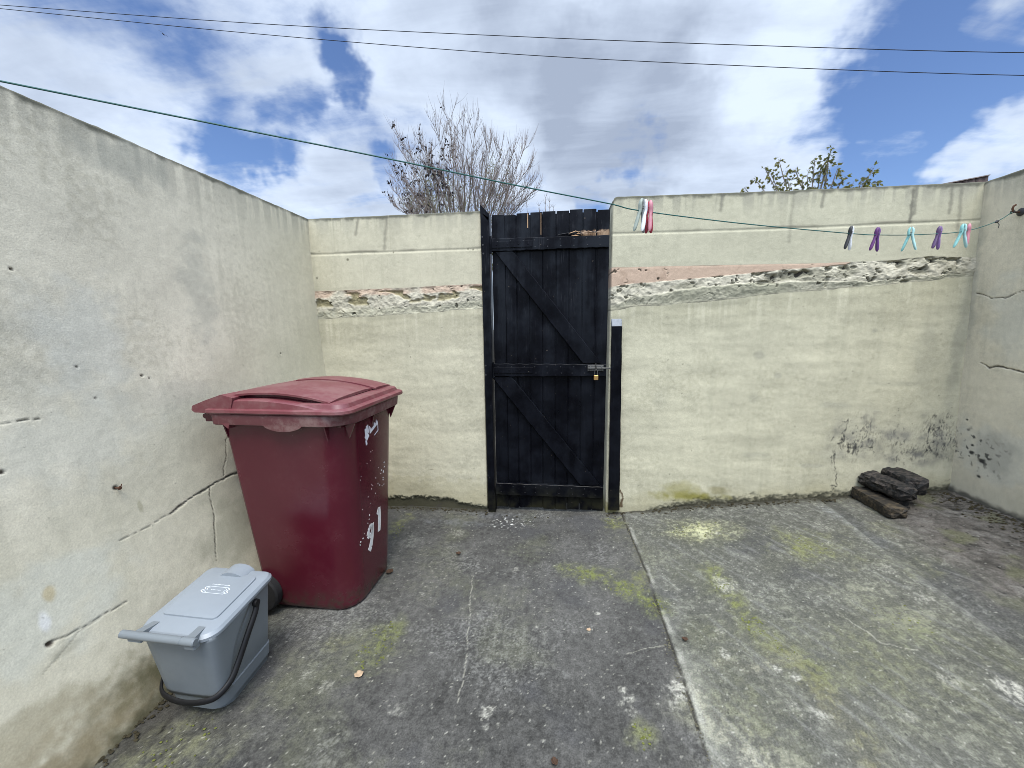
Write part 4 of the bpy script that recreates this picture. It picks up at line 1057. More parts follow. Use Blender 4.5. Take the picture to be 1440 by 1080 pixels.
# local: -y is the front (lid grip), z up
m = MB()
def csec(z):
    s_ = z/.39
    return (-.108-.042*s_, .112+.036*s_, -.122-.046*s_, .150+.012*s_)
secs = []
for z_, ins in ((.0, .014), (.004, .006), (.035, .003), (.038, .0), (.092, .0), (.096, .007)):
    a, b_, c_, d_ = csec(z_); secs.append((a+ins, b_-ins, c_+ins+.02*(z_ < .038), d_-ins, (.018, .018, .05, .05), z_))
m.loft(secs, 7); m.build('plinth', M_grey, cad, True, 40)
m = MB(); secs = []
ysl = lambda x, y: .380+.02*((y+.18)/.34)
for z_, ins in ((.094, .006), (.10, .004), (.18, .004), (.27, .004)):
    a, b_, c_, d_ = csec(z_); secs.append((a+ins, b_-ins, c_+ins+.004, d_-ins, (.016, .016, .055, .055), z_))
a, b_, c_, d_ = csec(.38); secs.append((a+.003, b_-.003, c_, d_-.003, (.016, .016, .06, .06), ysl))
m.loft(secs, 7); bodyc = m.build('caddy_body', M_grey, cad, True, 40)
# the bowed front bucket: a shell that stands proud of the side panels and curves down to the front
m = MB(); V = []; Fc = []; n = 18; mm = 20
for i in range(n+1):
    z_ = .10+(.378-.10)*i/n; s_ = i/n
    a, b_, c_, d_ = csec(z_)
    yb_ = c_+.03+.185*s_**1.6
    for j in range(mm+1):
        u_ = -1+2*j/mm
        if abs(u_) > .55:
            tt = (abs(u_)-.55)/.45; y = (c_+.055)+(yb_-c_-.055)*tt; x = math.copysign((b_+.007), u_)
            if yb_ < c_+.055: y = c_+.055-(.0)*tt
        else:
            ang = u_/.55*math.pi/2; x = math.copysign(b_+.007-.055+.055*abs(math.sin(ang))**.7, u_)*(1 if abs(u_) > .12 else abs(u_)/.12); y = c_-.006+.06*(1-abs(math.cos(ang))**.55)
        if abs(u_) > .985: x -= math.copysign(.008, u_)
        V.append((x, y, z_))
for i in range(n):
    for j in range(mm): Fc.append((i*(mm+1)+j, i*(mm+1)+j+1, (i+1)*(mm+1)+j+1, (i+1)*(mm+1)+j))
m.add(V, Fc); o = m.build('bowed_front', M_grey, cad, True, 60)
sol = o.modifiers.new('thick', 'SOLIDIFY'); sol.thickness = .004; sol.offset = -1
# lid
m = MB(); a, b_, c_, d_ = csec(.38)
def lidz(h): return lambda x, y: .386+h+.02*((y+.18)/.34)
m.loft([(a-.004, b_+.004, c_-.006, d_+.004, (.03, .03, .06, .06), lidz(-.017)), (a-.010, b_+.010, c_-.012, d_+.010, (.034, .034, .064, .064), lidz(-.016)), (a-.0125, b_+.0125, c_-.0145, d_+.0125, (.034, .034, .064, .064), lidz(-.012)), (a-.0125, b_+.0125, c_-.0145, d_+.0125, (.034, .034, .064, .064), lidz(-.001)),
        (a-.004, b_+.004, c_-.006, d_+.004, (.03, .03, .06, .06), lidz(.009)), (a+.006, b_-.006, c_+.004, d_-.006, (.028, .028, .055, .055), lidz(.012)), (a+.030, b_-.030, c_+.060, d_-.040, (.02, .02, .02, .02), lidz(.0135)), (a+.0305, b_-.0305, c_+.0605, d_-.0405, (.02, .02, .02, .02), lidz(.0195)), (a+.034, b_-.034, c_+.064, d_-.044, (.018, .018, .018, .018), lidz(.0205))], 7)
clid = m.build('caddy_lid', M_grey2, cad, True, 28)
m = MB()    # hinge hump at the back
n = 14; V = []; Fc = []
for y in (d_-.055, d_+.012):
    for k in range(n+1):
        an = math.pi*k/n; V.append((.062*math.cos(an), y, .405+.034*math.sin(an)))
    V.append((-.062, y, .388)); V.append((.062, y, .388))
q = n+3
for k in range(q): Fc.append((k, (k+1) % q, q+(k+1) % q, q+k)[::-1])
Fc.append(tuple(range(q))); Fc.append(tuple(range(q, 2*q))[::-1])
m.add(V, Fc); m.build('hinge_hump', M_grey2, clid, True, 30)
m = MB()    # grip bar at the front of the lid
yg = c_-.036; zg = .400
m.lathe([(.010, -.178), (.0135, -.176), (.0135, .072), (.0125, .0725), (.0125, .075), (.014, .0755), (.014, .122), (.011, .126)], 'x', 18, Matrix.Translation((0, yg, zg)))
for sx in (-.115, .100):
    V = [(sx-.016, yg+.004, zg-.012), (sx+.016, yg+.004, zg-.012), (sx+.016, yg+.004, zg+.010), (sx-.016, yg+.004, zg+.010), (sx*.9-.014, c_+.03, zg-.016), (sx*.9+.014, c_+.03, zg-.016), (sx*.9+.014, c_+.03, zg+.002), (sx*.9-.014, c_+.03, zg+.002)]
    m.add(V, [(0, 1, 2, 3)[::-1], (4, 5, 6, 7), (0, 1, 5, 4), (1, 2, 6, 5), (2, 3, 7, 6), (3, 0, 4, 7)])
m.box((.076, yg-.004, zg-.032), (.122, yg+.022, zg-.008), None, .004); m.box((-.155, yg-.004, zg-.028), (-.095, yg+.022, zg-.008), None, .004)
m.build('lid_grip', M_grey, clid, True, 35)
# carry handle: hangs down round the front
m = MB(); yp = .05; zp = .358; a, b_, c_, d_ = csec(.33)
side = []
pts = [(b_+.016, yp+.004, zp+.004), (b_+.018, yp-.012, zp-.03), (b_+.016, yp-.06, .27), (b_+.010, yp-.115, .195), (b_+.004, yp-.155, .150), (b_-.022, -.146, .122), (b_-.07, -.165, .112), (0, -.172, .108)]
full = pts+[(-x, y, z) for x, y, z in pts[-2::-1]]
# smooth the path
def spline(P, k=8):
    P = [Vector(q) for q in P]; out = []
    for i in range(len(P)-1):
        p0 = P[max(i-1, 0)]; p1 = P[i]; p2 = P[i+1]; p3 = P[min(i+2, len(P)-1)]
        for j in range(k):
            t_ = j/k; out.append(.5*((2*p1)+(p2-p0)*t_+(2*p0-5*p1+4*p2-p3)*t_**2+(3*p1-p0-3*p2+p3)*t_**3))
    return out+[P[-1]]
m.tube(spline(full), .0115, 10, flat=.5)
for sx in (-1, 1): m.lathe([(.0, -.004), (.014, -.004), (.016, 0), (.014, .012), (.0, .013)], 'x', 16, Matrix.Translation((sx*(b_+.012), yp, zp)))
m.build('carry_handle', M_strap, cad, True, 50)
# printed recycling mark on the lid
m = MB()
def lm(x, y, w_, x2, y2):
    z0 = lidz(.0211)(x, y); z1 = lidz(.0211)(x2, y2)
    dx, dy = x2-x, y2-y; L_ = math.hypot(dx, dy); nx, ny = -dy/L_*w_, dx/L_*w_
    m.add([(x+nx, y+ny, z0), (x-nx, y-ny, z0), (x2-nx, y2-ny, z1), (x2+nx, y2+ny, z1)], [(0, 1, 2, 3)])
for k in range(14):
    x_ = -.042+k*.006; lm(x_, .055, .0018, x_+.0042, .0555)
lm(-.046, .043, .001, .046, .043); lm(-.046, .008, .001, .046, .008)
for sx in (-1.35, 1.35):
    pr = [(.030, .043), (.042, .036), (.036, .026), (.046, .018), (.034, .008)]
    for q0, q1 in zip(pr[:-1], pr[1:]): lm(sx*q0[0], q0[1], .0016, sx*q1[0], q1[1])
    pr = [(.026, .038), (.034, .032), (.028, .024), (.036, .016), (.026, .013)]
    for q0, q1 in zip(pr[:-1], pr[1:]): lm(sx*q0[0], q0[1], .0009, sx*q1[0], q1[1])
for k in range(7): lm(-.022+k*.0065, .026, .0015, -.0175+k*.0065, .0262)
m.build('printed_mark', M_print, clid, False)
SH = Matrix(((1, -.10, 0, 0), (0, 1, 0, 0), (0, 0, 1, 0), (0, 0, 0, 1)))     # the caddy tapers towards the back
for o in list(cad.children)+list(clid.children): o.data.transform(SH)

# ------------------------------------------------------------------ charred timbers
def char_mat(name, a, b2, k):
    m, t, b = newmat(name)
    v = objvec(t, (.35, 1, 1)); v0 = objvec(t)
    n = t.noise(v, 55, 6, .65); n2 = t.noise(v0, 16, 5, .6); n3 = t.noise(v, 150, 4, .6)
    c = t.mixc(t.math('MULTIPLY', t.ramp(t.math('ADD', n, t.math('MULTIPLY', n2, .5)), .68, .95), k), a, b2)
    t.l(c, b.inputs['Base Color']); b.inputs['Roughness'].default_value = .75; b.inputs['Specular IOR Level'].default_value = .35
    bp = t.n('ShaderNodeBump', i_Strength=.8, i_Distance=.008); t.l(t.math('ADD', n, t.math('MULTIPLY', n3, .4)), bp.inputs['Height']); t.l(bp.outputs[0], b.inputs['Normal'])
    return m
M_char = char_mat('charred_wood', (.008, .008, .008), (.085, .070, .060), .8); M_beam = char_mat('sooty_timber', (.016, .014, .011), (.10, .075, .045), .7)
def lump(name, mat, p0, p1, w, h, seed, taper=.8, square=3.2, amp=.2):
    """an irregular timber from p0 to p1: closed ring sections pushed about by noise"""
    p0 = Vector(p0); p1 = Vector(p1); d = (p1-p0); L_ = d.length; d.normalize()
    sd_ = d.cross(Vector((0, 0, 1))).normalized(); up = sd_.cross(d)
    n, k = 26, 26; V = []; Fc = []
    for i in range(n+1):
        s_ = i/n
        for j in range(k):
            an = 2*math.pi*j/k; cx, cy = math.cos(an), math.sin(an)
            r = 1/(abs(cx)**square+abs(cy)**square)**(1/square)
            nz = float(fbm(s_*L_*9, an*1.1+(3 if j else 3), 1, 3, seed)) if j < k else 0
            nz = .5*float(fbm(s_*L_*11+cx*1.3, cy*1.3+seed, 1, 4, seed))+.5*float(ridge(s_*L_*5+cy*1.2, cx*2.1, 1, 3, seed+3)-.5)
            e = min(1, min(s_, 1-s_)/.05); e = .80+.2*e**.5
            cell = math.floor((an*1.9+seed)+2.2*float(fbm(s_*L_*4, an*.8, 1, 2, seed+11))); stp = ((cell*7919+seed*31) % 13)/13-.5
            rr = r*e*(1+amp*nz*1.5+amp*.55*stp)*(1-(1-taper)*s_)
            V.append(tuple(p0+d*(s_*L_+.02*float(fbm(cx*2, cy*2, 1, 2, seed+7))*(1 if i in (0, n) else 0))+sd_*(cx*rr*w/2)+up*(cy*rr*h/2)))
    for i in range(n):
        for j in range(k): Fc.append((i*k+j, i*k+(j+1) % k, i*k+k+(j+1) % k, i*k+k+j))
    V.append(tuple(p0-d*.012)); V.append(tuple(p1+d*.012))
    for j in range(k): Fc.append((len(V)-2, (j+1) % k, j)); Fc.append((len(V)-1, n*k+j, n*k+(j+1) % k))
    return mesh(name, V, Fc, mat, None, True, None, 26)
def at_ground(px, py, up=0.): x, y = gp(px, py); return Vector((x, y, float(hg(x, y))+up))
b0 = at_ground(1205, 701, .038); b1 = at_ground(1259, 733, .038)
d_ = (b1-b0).normalized()
beam = lump('charred_timber', M_beam, b0-d_*.01+Vector((.03, .02, .004)), b1+Vector((.03, .02, .006)), .12, .085, 5, .95, 7, .10)
tag(beam, 'squared sooty timber lying lowest and nearest in the burnt wood pile', 'timber', 'burnt timbers in the right hand corner')
q0 = b0+Vector((.10, .03, .105)); q1 = b1+Vector((.17, .10, .115))
l1 = lump('charred_timber', M_char, q0-Vector((.03, 0, -.002)), q1-Vector((.05, .03, .0)), .135, .115, 9, .85, 3.2, .34)
tag(l1, 'black charred log resting on top of the squared timber', 'timber', 'burnt timbers in the right hand corner')
l2 = lump('charred_timber', M_char, q0+Vector((.125, .035, .03)), q1+Vector((.035, .03, .022)), .14, .12, 15, 1.0, 6., .22)
tag(l2, 'black charred log with a flat brown top at the rear of the burnt wood pile', 'timber', 'burnt timbers in the right hand corner')
l3 = lump('charred_timber', M_char, b0+Vector((.22, .04, .01)), b1+Vector((.135, .135, .01)), .10, .08, 21, .95, 5., .2)
tag(l3, 'short dark timber underneath the two charred logs, behind the squared one', 'timber', 'burnt timbers in the right hand corner')

# ------------------------------------------------------------------ washing line and pegs
LA = np.array([-1.147, .75]); LB = np.array([2.63, 2.642])
def on_line(px, py):
    """point of the vertical plane through the line seen at a photo point"""
    d = ray(px, py); nrm = np.array([-(LB-LA)[1], (LB-LA)[0]])
    t_ = nrm @ (LA-CAM[:2])/(nrm @ d[:2]); return CAM+d*t_
lp_ = [on_line(*q) for q in ((0, 114), (180, 150), (360, 186), (540, 222), (720, 259.5), (855, 286), (905, 297), (1050, 315), (1198, 328.5), (1240, 330.5), (1290, 330), (1355, 325.5))]
hook_y, hook_z = rw(1437, 298); hook = np.array([float(xr(hook_z))-.05, hook_y, hook_z])
lp_.append(on_line(1400, 312)); lp_.append(hook)
e = lp_[0]+(lp_[0]-lp_[1])*.62; lp_ = [e]+lp_
M_line = plain('green_line', (.012, .085, .075), .5, .4, .5, 300)
mm_ = MB(); path = spline(lp_, 10)
mm_.tube(path, .0020, 7); line = mm_.build('washing_line', M_line); tag(line, 'green plastic washing line sagging across the yard to the hook on the right wall', 'washing line')
m = MB(); kq = Vector(on_line(1402, 311.5)); kd = (Vector(hook)-kq).normalized()
m.tube([kq-kd*.022, kq-kd*.01, kq, kq+kd*.01, kq+kd*.024], [.003, .007, .008, .006, .003], 8); m.tube([kq, kq+Vector((.004, -.01, -.02)), kq+Vector((.0, -.012, -.038))], .0018, 5)
m.build('knot', M_dark, line)
hk = empty('wall_hook', (float(xr(hook_z)), hook_y, hook_z)); tag(hk, 'small dark iron hook on the right wall holding the line end', 'hook')
m = MB(); m.tube([(.02, 0, 0), (-.03, 0, 0), (-.045, 0, .006), (-.05, 0, .02), (-.046, 0, .034), (-.036, 0, .04)], .005, 8); m.build('hook_bar', M_rust, hk)
m = MB(); m.lathe([(.022, 0), (.022, -.006), (.012, -.012), (0, -.013)], 'x', 12); m.tube([(-.012, -.0, 0), (-.04, -.006, 0), (-.055, .004, -.008), (-.046, .012, .006), (-.038, 0, .012), (-.05, -.012, 0)], .003, 6); m.build('line_windings', M_dark, hk)
# pegs
def peg_mesh(half, spread):
    """one prong: flat bar from the jaw to the flared grip"""
    m = MB(); V = []; Fc = []; n = 14; k = 10
    for i in range(n+1):
        s_ = i/n; z = .036-.112*s_
        off = .0035+.004*math.sin(math.pi*min(1, s_/.36))*(s_ < .36)+(spread*1.25*((s_-.28)/.72) if s_ > .28 else 0)
        w_ = (.006+.0028*math.sin(math.pi*min(1, s_/.5)))*(1 if s_ < .5 else 1+.35*math.sin(math.pi*(s_-.5)/.5)); th = .0042+.0010*math.sin(math.pi*s_)
        if i in (0, n): w_ *= .55; th *= .6
        for j in range(k):
            a = 2*math.pi*j/k; V.append((half*off+math.cos(a)*th*1.15, math.sin(a)*w_, z))
    for i in range(n):
        for j in range(k): Fc.append((i*k+j, i*k+(j+1) % k, i*k+k+(j+1) % k, i*k+k+j))
    Fc.append(tuple(range(k))[::-1]); Fc.append(tuple(n*k+j for j in range(k)))
    m.add(V, Fc); return m
pm = {}
def plast(name, c): 
    if name not in pm: pm[name] = plain(name, c, .45, .5, .12, 60)
    return pm[name]
def peg(px, py, rz, tilt, ca, cb, spread, label, scale=1.0, slide=0.):
    q = Vector(on_line(px, py))
    root = empty('clothes_peg', q); tag(root, label, 'clothes peg', 'clothes pegs on the washing line')
    root.rotation_mode = 'ZYX'; root.rotation_euler = (0, R(tilt), R(rz)); root.scale = (scale,)*3
    peg_mesh(-1, spread).build('prong', plast(*ca), root, True, 50); peg_mesh(1, spread).build('prong', plast(*cb), root, True, 50)
    m = MB(); m.tube([(.0075*math.cos(a), .0085*math.sin(a*1.0), -.004+.0012*a) for a in np.linspace(0, 4*math.pi, 26)], .0012, 5)
    m.build('spring', M_steel, root)
    return root
GR = ('grey_peg', (.24, .26, .26)); GG = ('pale_green_peg', (.25, .29, .25)); WH = ('white_peg', (.62, .64, .66)); RD = ('red_peg', (.34, .035, .055)); PK = ('pink_peg', (.45, .18, .22)); PU = ('purple_peg', (.085, .015, .11)); PU2 = ('violet_peg', (.13, .05, .20)); TQ = ('turquoise_peg', (.22, .47, .45)); TQ2 = ('pale_turquoise_peg', (.36, .58, .56)); LI = ('lilac_peg', (.21, .12, .30)); LI2 = ('dark_lilac_peg', (.08, .04, .11)); BK = ('black_peg', (.015, .015, .015))
peg(902, 294.5, 30, 5, GG, GR, .014, 'pale grey peg with a greenish leg, nearest the gate on the line', 1.0)
peg(908, 295.5, 60, 2, WH, RD, .014, 'white and red peg squeezed between the grey and the pink one', .98)
peg(915, 296.3, 70, -1, PK, RD, .012, 'pink peg with a red jaw in the bunch nearest the gate', .95)
peg(1196, 328.5, 28, 6, BK, WH, .012, 'thin white peg with one black leg', .92)
peg(1233, 330.5, 20, 5, PU, PU2, .016, 'dark purple peg spread open on the line', .95)
peg(1280.5, 330, -32, 0, TQ, TQ2, .017, 'single turquoise peg between two purplish ones', 1.0)
peg(1320, 328.5, 25, 5, LI2, LI, .015, 'lilac peg between two turquoise ones', 1.0)
peg(1354, 325.5, 0, 2, TQ, TQ2, .019, 'turquoise peg overlapping a pink one near the right wall', 1.08)
peg(1362, 324.5, 50, 0, PK, RD, .008, 'pink and red peg farthest along the line, behind the turquoise peg', 1.0)

# ------------------------------------------------------------------ overhead cables
M_cable = plain('black_cable', (.012, .013, .016), .6, .3, .1, 10)
for pts, lab in ((((0, 7), (360, 33), (720, 51), (1080, 64.5), (1440, 74)), 'upper of the two thin black cables crossing the sky'), (((0, 12), (360, 47.5), (720, 76), (1080, 94), (1440, 106)), 'lower of the two thin black cables crossing the sky')):
    P_ = [on(x, y, 1, 7.5) for x, y in pts]
    P_ = [P_[0]*2.2-P_[1]*1.2+np.array([0, 0, .02])]+P_+[P_[-1]*1.8-P_[-2]*.8+np.array([0, 0, .1])]
    m = MB(); m.tube(spline(P_, 10), .0054, 6); tag(m.build('overhead_cable', M_cable), lab, 'cable', 'cables crossing the sky')

# ------------------------------------------------------------------ trees beyond the wall
M_bark = plain('grey_bark', (.16, .14, .115), .9, .2, .3, 8); M_twig = plain('reddish_twigs', (.20, .16, .14), .9, .2, .3, 3)
M_dead = plain('dry_seed_clusters', (.030, .026, .028), .9, .2, .4, 10)
def leafmat(name, a, b2, tr=.35):
    m, t, b = newmat(name); v = objvec(t)
    c = t.mixc(t.ramp(t.noise(v, 3.2, 3), .38, .62), a, b2)
    t.l(c, b.inputs['Base Color']); b.inputs['Roughness'].default_value = .6; b.inputs['Specular IOR Level'].default_value = .3
    tl = t.n('ShaderNodeBsdfTranslucent'); t.l(c, tl.inputs['Color'])
    mx = t.n('ShaderNodeMixShader'); mx.inputs[0].default_value = tr
    t.l(b.outputs[0], mx.inputs[1]); t.l(tl.outputs[0], mx.inputs[2]); t.l(mx.outputs[0], m.node_tree.nodes['Material Output'].inputs['Surface'])
    return m
def at(px, py, Yd): return Vector(on(px, py, 1, Yd))
def bend(p, d, L_, n, up, rnd, jit):
    pts = [p]; d = d.normalized()
    for i in range(n):
        d = (d+Vector((0, 0, up/n))+Vector([rnd.gauss(0, jit) for _ in range(3)])).normalized(); pts.append(pts[-1]+d*L_/n)
    return pts, d
def leaf(mb, p, d, L_, w_, rnd):
    d = d.normalized(); s_ = d.cross(Vector((rnd.gauss(0, 1), rnd.gauss(0, 1), rnd.gauss(0, 1))))
    s_ = s_.normalized() if s_.length > 1e-4 else Vector((1, 0, 0)); n_ = d.cross(s_)
    mb.add([p, p+d*L_*.5+s_*w_+n_*w_*.3, p+d*L_, p+d*L_*.5-s_*w_+n_*w_*.3], [(0, 1, 2), (0, 2, 3)])
rnd = random.Random(3)
YT = 8.6
bt = empty('bare_tree', at(655, 372, YT)*1.0); b0_ = bt.location.copy(); bt.location.z = -.35; b0_ = Vector((b0_.x, b0_.y, 0))
tag(bt, 'bare spring tree with fanning twigs and dark seed clusters behind the gate', 'tree')
O = Vector((bt.location.x, bt.location.y, -.35))
mt = MB(); ml = MB(); mw = MB(); ms = MB()
crown = at(655, 345, YT)
mt.tube([O, O+Vector((.03, 0, 1.2)), Vector((crown.x, crown.y, crown.z-.5)), crown], [.16, .13, .11, .09], 8)
tips = [(552, 285, 1), (562, 245, 1), (572, 195, 1), (567, 175, 1), (590, 170, 1), (612, 140, 1), (632, 128, 0), (650, 145, 0), (668, 150, 0), (690, 168, 0), (706, 180, 0), (722, 190, 0), (738, 180, 0), (746, 215, 0), (742, 250, 0), (640, 180, 1), (600, 215, 1), (680, 200, 0), (700, 225, 0), (620, 230, 1), (585, 265, 1), (715, 250, 0), (600, 190, 1), (660, 215, 0), (556, 262, 1), (560, 225, 1), (748, 262, 0), (738, 278, 0), (575, 285, 1), (690, 262, 0), (640, 255, 0)]
def twiggy(p, d, L_, r, seedy):
    pts, d2 = bend(p, d, L_, 5, .75, rnd, .06); r = r*.66; mw.tube(pts, [r, r*.85, r*.7, r*.55, r*.4, r*.2], 3, False)
    if seedy:
        for _ in range(1 if rnd.random() < .09 else 0):
            q = pts[rnd.randint(2, 5)]
            for __ in range(rnd.randint(2, 5)): leaf(ms, q+Vector([rnd.gauss(0, .02) for _ in range(3)]), Vector((rnd.gauss(0, .5), rnd.gauss(0, .5), -1+rnd.random()*.8)), rnd.uniform(.04, .09), rnd.uniform(.012, .026), rnd)
    return pts, d2
for tx, ty, sd2 in tips:
    ty = ty+38*max(0., 1-(ty-128)/170)
    tip = at(tx, ty, YT+rnd.uniform(-.9, .9)); base = crown+Vector((rnd.uniform(-.12, .12), rnd.uniform(-.1, .1), rnd.uniform(-.35, .05)))
    v_ = tip-base; side = Vector((v_.x, v_.y, 0))
    mid1 = base+v_*.33+side*.13+Vector([rnd.gauss(0, .05) for _ in range(3)]); mid2 = base+v_*.68+side*.07+Vector([rnd.gauss(0, .05) for _ in range(3)])
    pts = spline([base, mid1, mid2, tip], 6); n_ = len(pts); r0 = .014+.0045*v_.length
    mt_r = [max(.0045, r0*(1-i/(n_-1))**1.1) for i in range(n_)]
    ml.tube(pts, mt_r, 5)
    for i in range(5, n_-1):
        for _ in range(1 if i < 9 else 2):
            dd = (pts[i+1]-pts[i]).normalized(); out = Vector((rnd.gauss(0, 1), rnd.gauss(0, .8), rnd.gauss(.1, .5)))
            L_ = v_.length*rnd.uniform(.14, .32)*(1.25-.6*i/n_)
            p2, d2 = twiggy(pts[i], dd+out*.5, L_, .0075, sd2)
            for j in (1, 2, 3, 4):
                for __ in range(2):
                    if rnd.random() < .75: twiggy(p2[j], (p2[j+1]-p2[j]).normalized()+Vector((rnd.gauss(0, .45), rnd.gauss(0, .45), rnd.gauss(.2, .3))), L_*rnd.uniform(.3, .7), .0048, sd2)
def rel(mb, root): mb.v = [(a-root.location.x, b_-root.location.y, c_-root.location.z) for a, b_, c_ in mb.v]; return mb
rel(mt, bt).build('trunk', M_bark, bt); cr = rel(ml, bt).build('limbs', M_bark, bt); rel(mw, bt).build('twigs', M_twig, cr); rel(ms, bt).build('seed_clusters', M_dead, cr, False)['kind'] = 'stuff'
# pale budding willow bush under it
M_willow = leafmat('budding_leaves', (.20, .20, .055), (.13, .15, .05), .4)
wl = empty('willow_bush', (at(640, 330, 10.2).x, 10.2, -.35)); tag(wl, 'hazy yellow green budding bush behind the bare tree', 'bush')
ml = MB(); ms = MB(); wo = Vector(wl.location)
for k in range(46):
    tx = 575+rnd.random()*150 if k > 8 else 570+rnd.random()*40; ty = rnd.gauss(262, 18) if 590 < tx < 715 else rnd.gauss(285, 6)
    tip = at(tx, max(ty, 225), 10.2+rnd.uniform(-.8, .8)); base = Vector((wo.x+rnd.gauss(0, .15), wo.y+rnd.gauss(0, .15), -.35))
    pts = spline([base, base.lerp(tip, .5)+Vector((rnd.gauss(0, .1), rnd.gauss(0, .1), .1)), tip], 7); n_ = len(pts)
    ml.tube(pts, [.022*(1-i/n_)+.003 for i in range(n_)], 3, False)
    for i in range(n_-6, n_):
        for _ in range(4):
            p2, d2 = bend(pts[i], Vector((rnd.gauss(0, .6), rnd.gauss(0, .6), rnd.gauss(.6, .4))), rnd.uniform(.2, .5), 3, .2, rnd, .1)
            ml.tube(p2, [.003, .0025, .002, .001], 3, False)
            for __ in range(5): leaf(ms, p2[rnd.randint(0, 3)]+Vector([rnd.gauss(0, .04) for _ in range(3)]), Vector((rnd.gauss(0, .6), rnd.gauss(0, .6), rnd.gauss(.3, .6))), rnd.uniform(.03, .06), .009, rnd)
sb = rel(ml, wl).build('stems', plain('willow_stems', (.14, .13, .06), .9, .2, .2, 5), wl); rel(ms, wl).build('foliage', M_willow, wl, False)
# thin sapling
sp_ = empty('sapling', (at(768, 320, 9.).x, 9., -.35)); tag(sp_, 'thin leafless sapling tip showing above the gate boards', 'sapling')
ml = MB()
for tx, ty in ((767, 278), (773, 284), (758, 290), (740, 283), (778, 292), (730, 290)):
    tip = at(tx, ty, 9.); base = Vector(sp_.location); pts = spline([base, base.lerp(tip, .6)+Vector((rnd.gauss(0, .05), 0, 0)), tip], 8)
    ml.tube(pts, [.014*(1-i/len(pts))+.003 for i in range(len(pts))], 4, False)
    for i in range(len(pts)-4, len(pts)):
        for _ in range(4): p2, d2 = bend(pts[i], Vector((rnd.gauss(0, .5), rnd.gauss(0, .5), .8)), .12, 3, .1, rnd, .1); ml.tube(p2, [.003, .0025, .002, .001], 3, False)
rel(ml, sp_).build('stems', M_twig, sp_)
# leafy tree
M_leafa = leafmat('young_leaves', (.12, .13, .045), (.19, .18, .06), .55); M_leafb = leafmat('fresh_yellow_leaves', (.22, .21, .03), (.15, .16, .03), .45)
YL = 6.4
lt = empty('leafy_tree', (at(1140, 300, YL).x, YL, -.35)); tag(lt, 'small tree with drooping young green leaves above the right wall', 'tree')
mt = MB(); ml = MB(); ma = MB(); mb2 = MB(); O = Vector(lt.location); cr = at(1142, 320, YL)
mt.tube([O, O+Vector((.02, 0, .9)), Vector((cr.x, cr.y, cr.z-.2)), cr], [.10, .085, .07, .055], 8)
for tx, ty in ((1047, 264), (1060, 250), (1075, 236), (1084, 244), (1095, 224), (1105, 240), (1118, 238), (1128, 252), (1135, 246), (1146, 222), (1155, 238), (1160, 226), (1169, 209), (1165, 230), (1178, 237), (1186, 250), (1200, 258), (1216, 250), (1229, 236), (1222, 258), (1232, 256), (1100, 262), (1145, 262), (1195, 266)):
    tip = at(tx, ty, YL+rnd.uniform(-.35, .35)); base = cr+Vector((rnd.gauss(0, .06), rnd.gauss(0, .06), rnd.uniform(-.2, 0)))
    v_ = tip-base; pts = spline([base, base+v_*.5+Vector((v_.x*.1, 0, -.03)), tip], 8); n_ = len(pts)
    ml.tube(pts, [.014*(1-i/n_)+.0025 for i in range(n_)], 4, False)
    low = ty > 243
    for i in range(max(2, n_-9), n_):
        for _ in range(2 if i < n_-3 else 4):
            p = pts[i]+Vector([rnd.gauss(0, .018) for _ in range(3)])*.7
            tgt = mb2 if (rnd.random() < (.55 if (low and i < n_-4) else .06)) else ma
            dirx = Vector((rnd.gauss(0, .8), rnd.gauss(0, .8), rnd.gauss(-.35, .5)))
            st_ = p+dirx.normalized()*.03; ml.tube([p, st_], [.0015, .001], 3, False)
            for a in (-1, 0, 1): leaf(tgt, st_, dirx.normalized()+Vector((rnd.gauss(0, .35), rnd.gauss(0, .35), -.25+.3*a)), rnd.uniform(.035, .068), rnd.uniform(.009, .017), rnd)
rel(mt, lt).build('trunk', M_bark, lt); cw = rel(ml, lt).build('branches', M_bark, lt); rel(ma, lt).build('foliage', M_leafa, lt, False); o = rel(mb2, lt).build('foliage', M_leafb, lt, False); o['label'] = 'fresh yellow green lower leaves'

# ------------------------------------------------------------------ shed corner beyond the right wall, bird, bits on the ground
M_shed = plain('brown_sheeting', (.13, .095, .085), .8, .3, .35, 9, .3, 60, .002); M_shed2 = plain('brown_sheeting_top', (.20, .165, .15), .8, .3, .3, 9)
YS = 4.2; a = at(1353, 254.5, YS); b_ = at(1389, 247.5, YS)
sh = empty('garden_shed', (b_.x-.5, YS, -.35)); tag(sh, 'brown shed with a ribbed side peeping over the right wall corner', 'shed')
m = MB(); V = []; Fc = []; n = 120; xw = 2.6
x1s = b_.x; slope = (b_.z-a.z)/(b_.x-a.x)
for i in range(n+1):
    x = x1s-xw+xw*i/n; h = b_.z+slope*(x-x1s); w_ = .008*math.sin(x*2*math.pi/.035)
    V += [(x, YS+w_, -.35), (x, YS+w_, h), (x, YS+1.6, h), (x, YS+1.6, -.35)]
for i in range(n):
    for j in range(4): Fc.append((i*4+j, i*4+(j+1) % 4, i*4+4+(j+1) % 4, i*4+4+j))
Fc.append((3, 2, 1, 0)); Fc.append(tuple(n*4+j for j in range(4)))
m.add(V, Fc); rel(m, sh).build('ribbed_side', M_shed, sh, True, 50)
m = MB(); z0 = b_.z-slope*xw
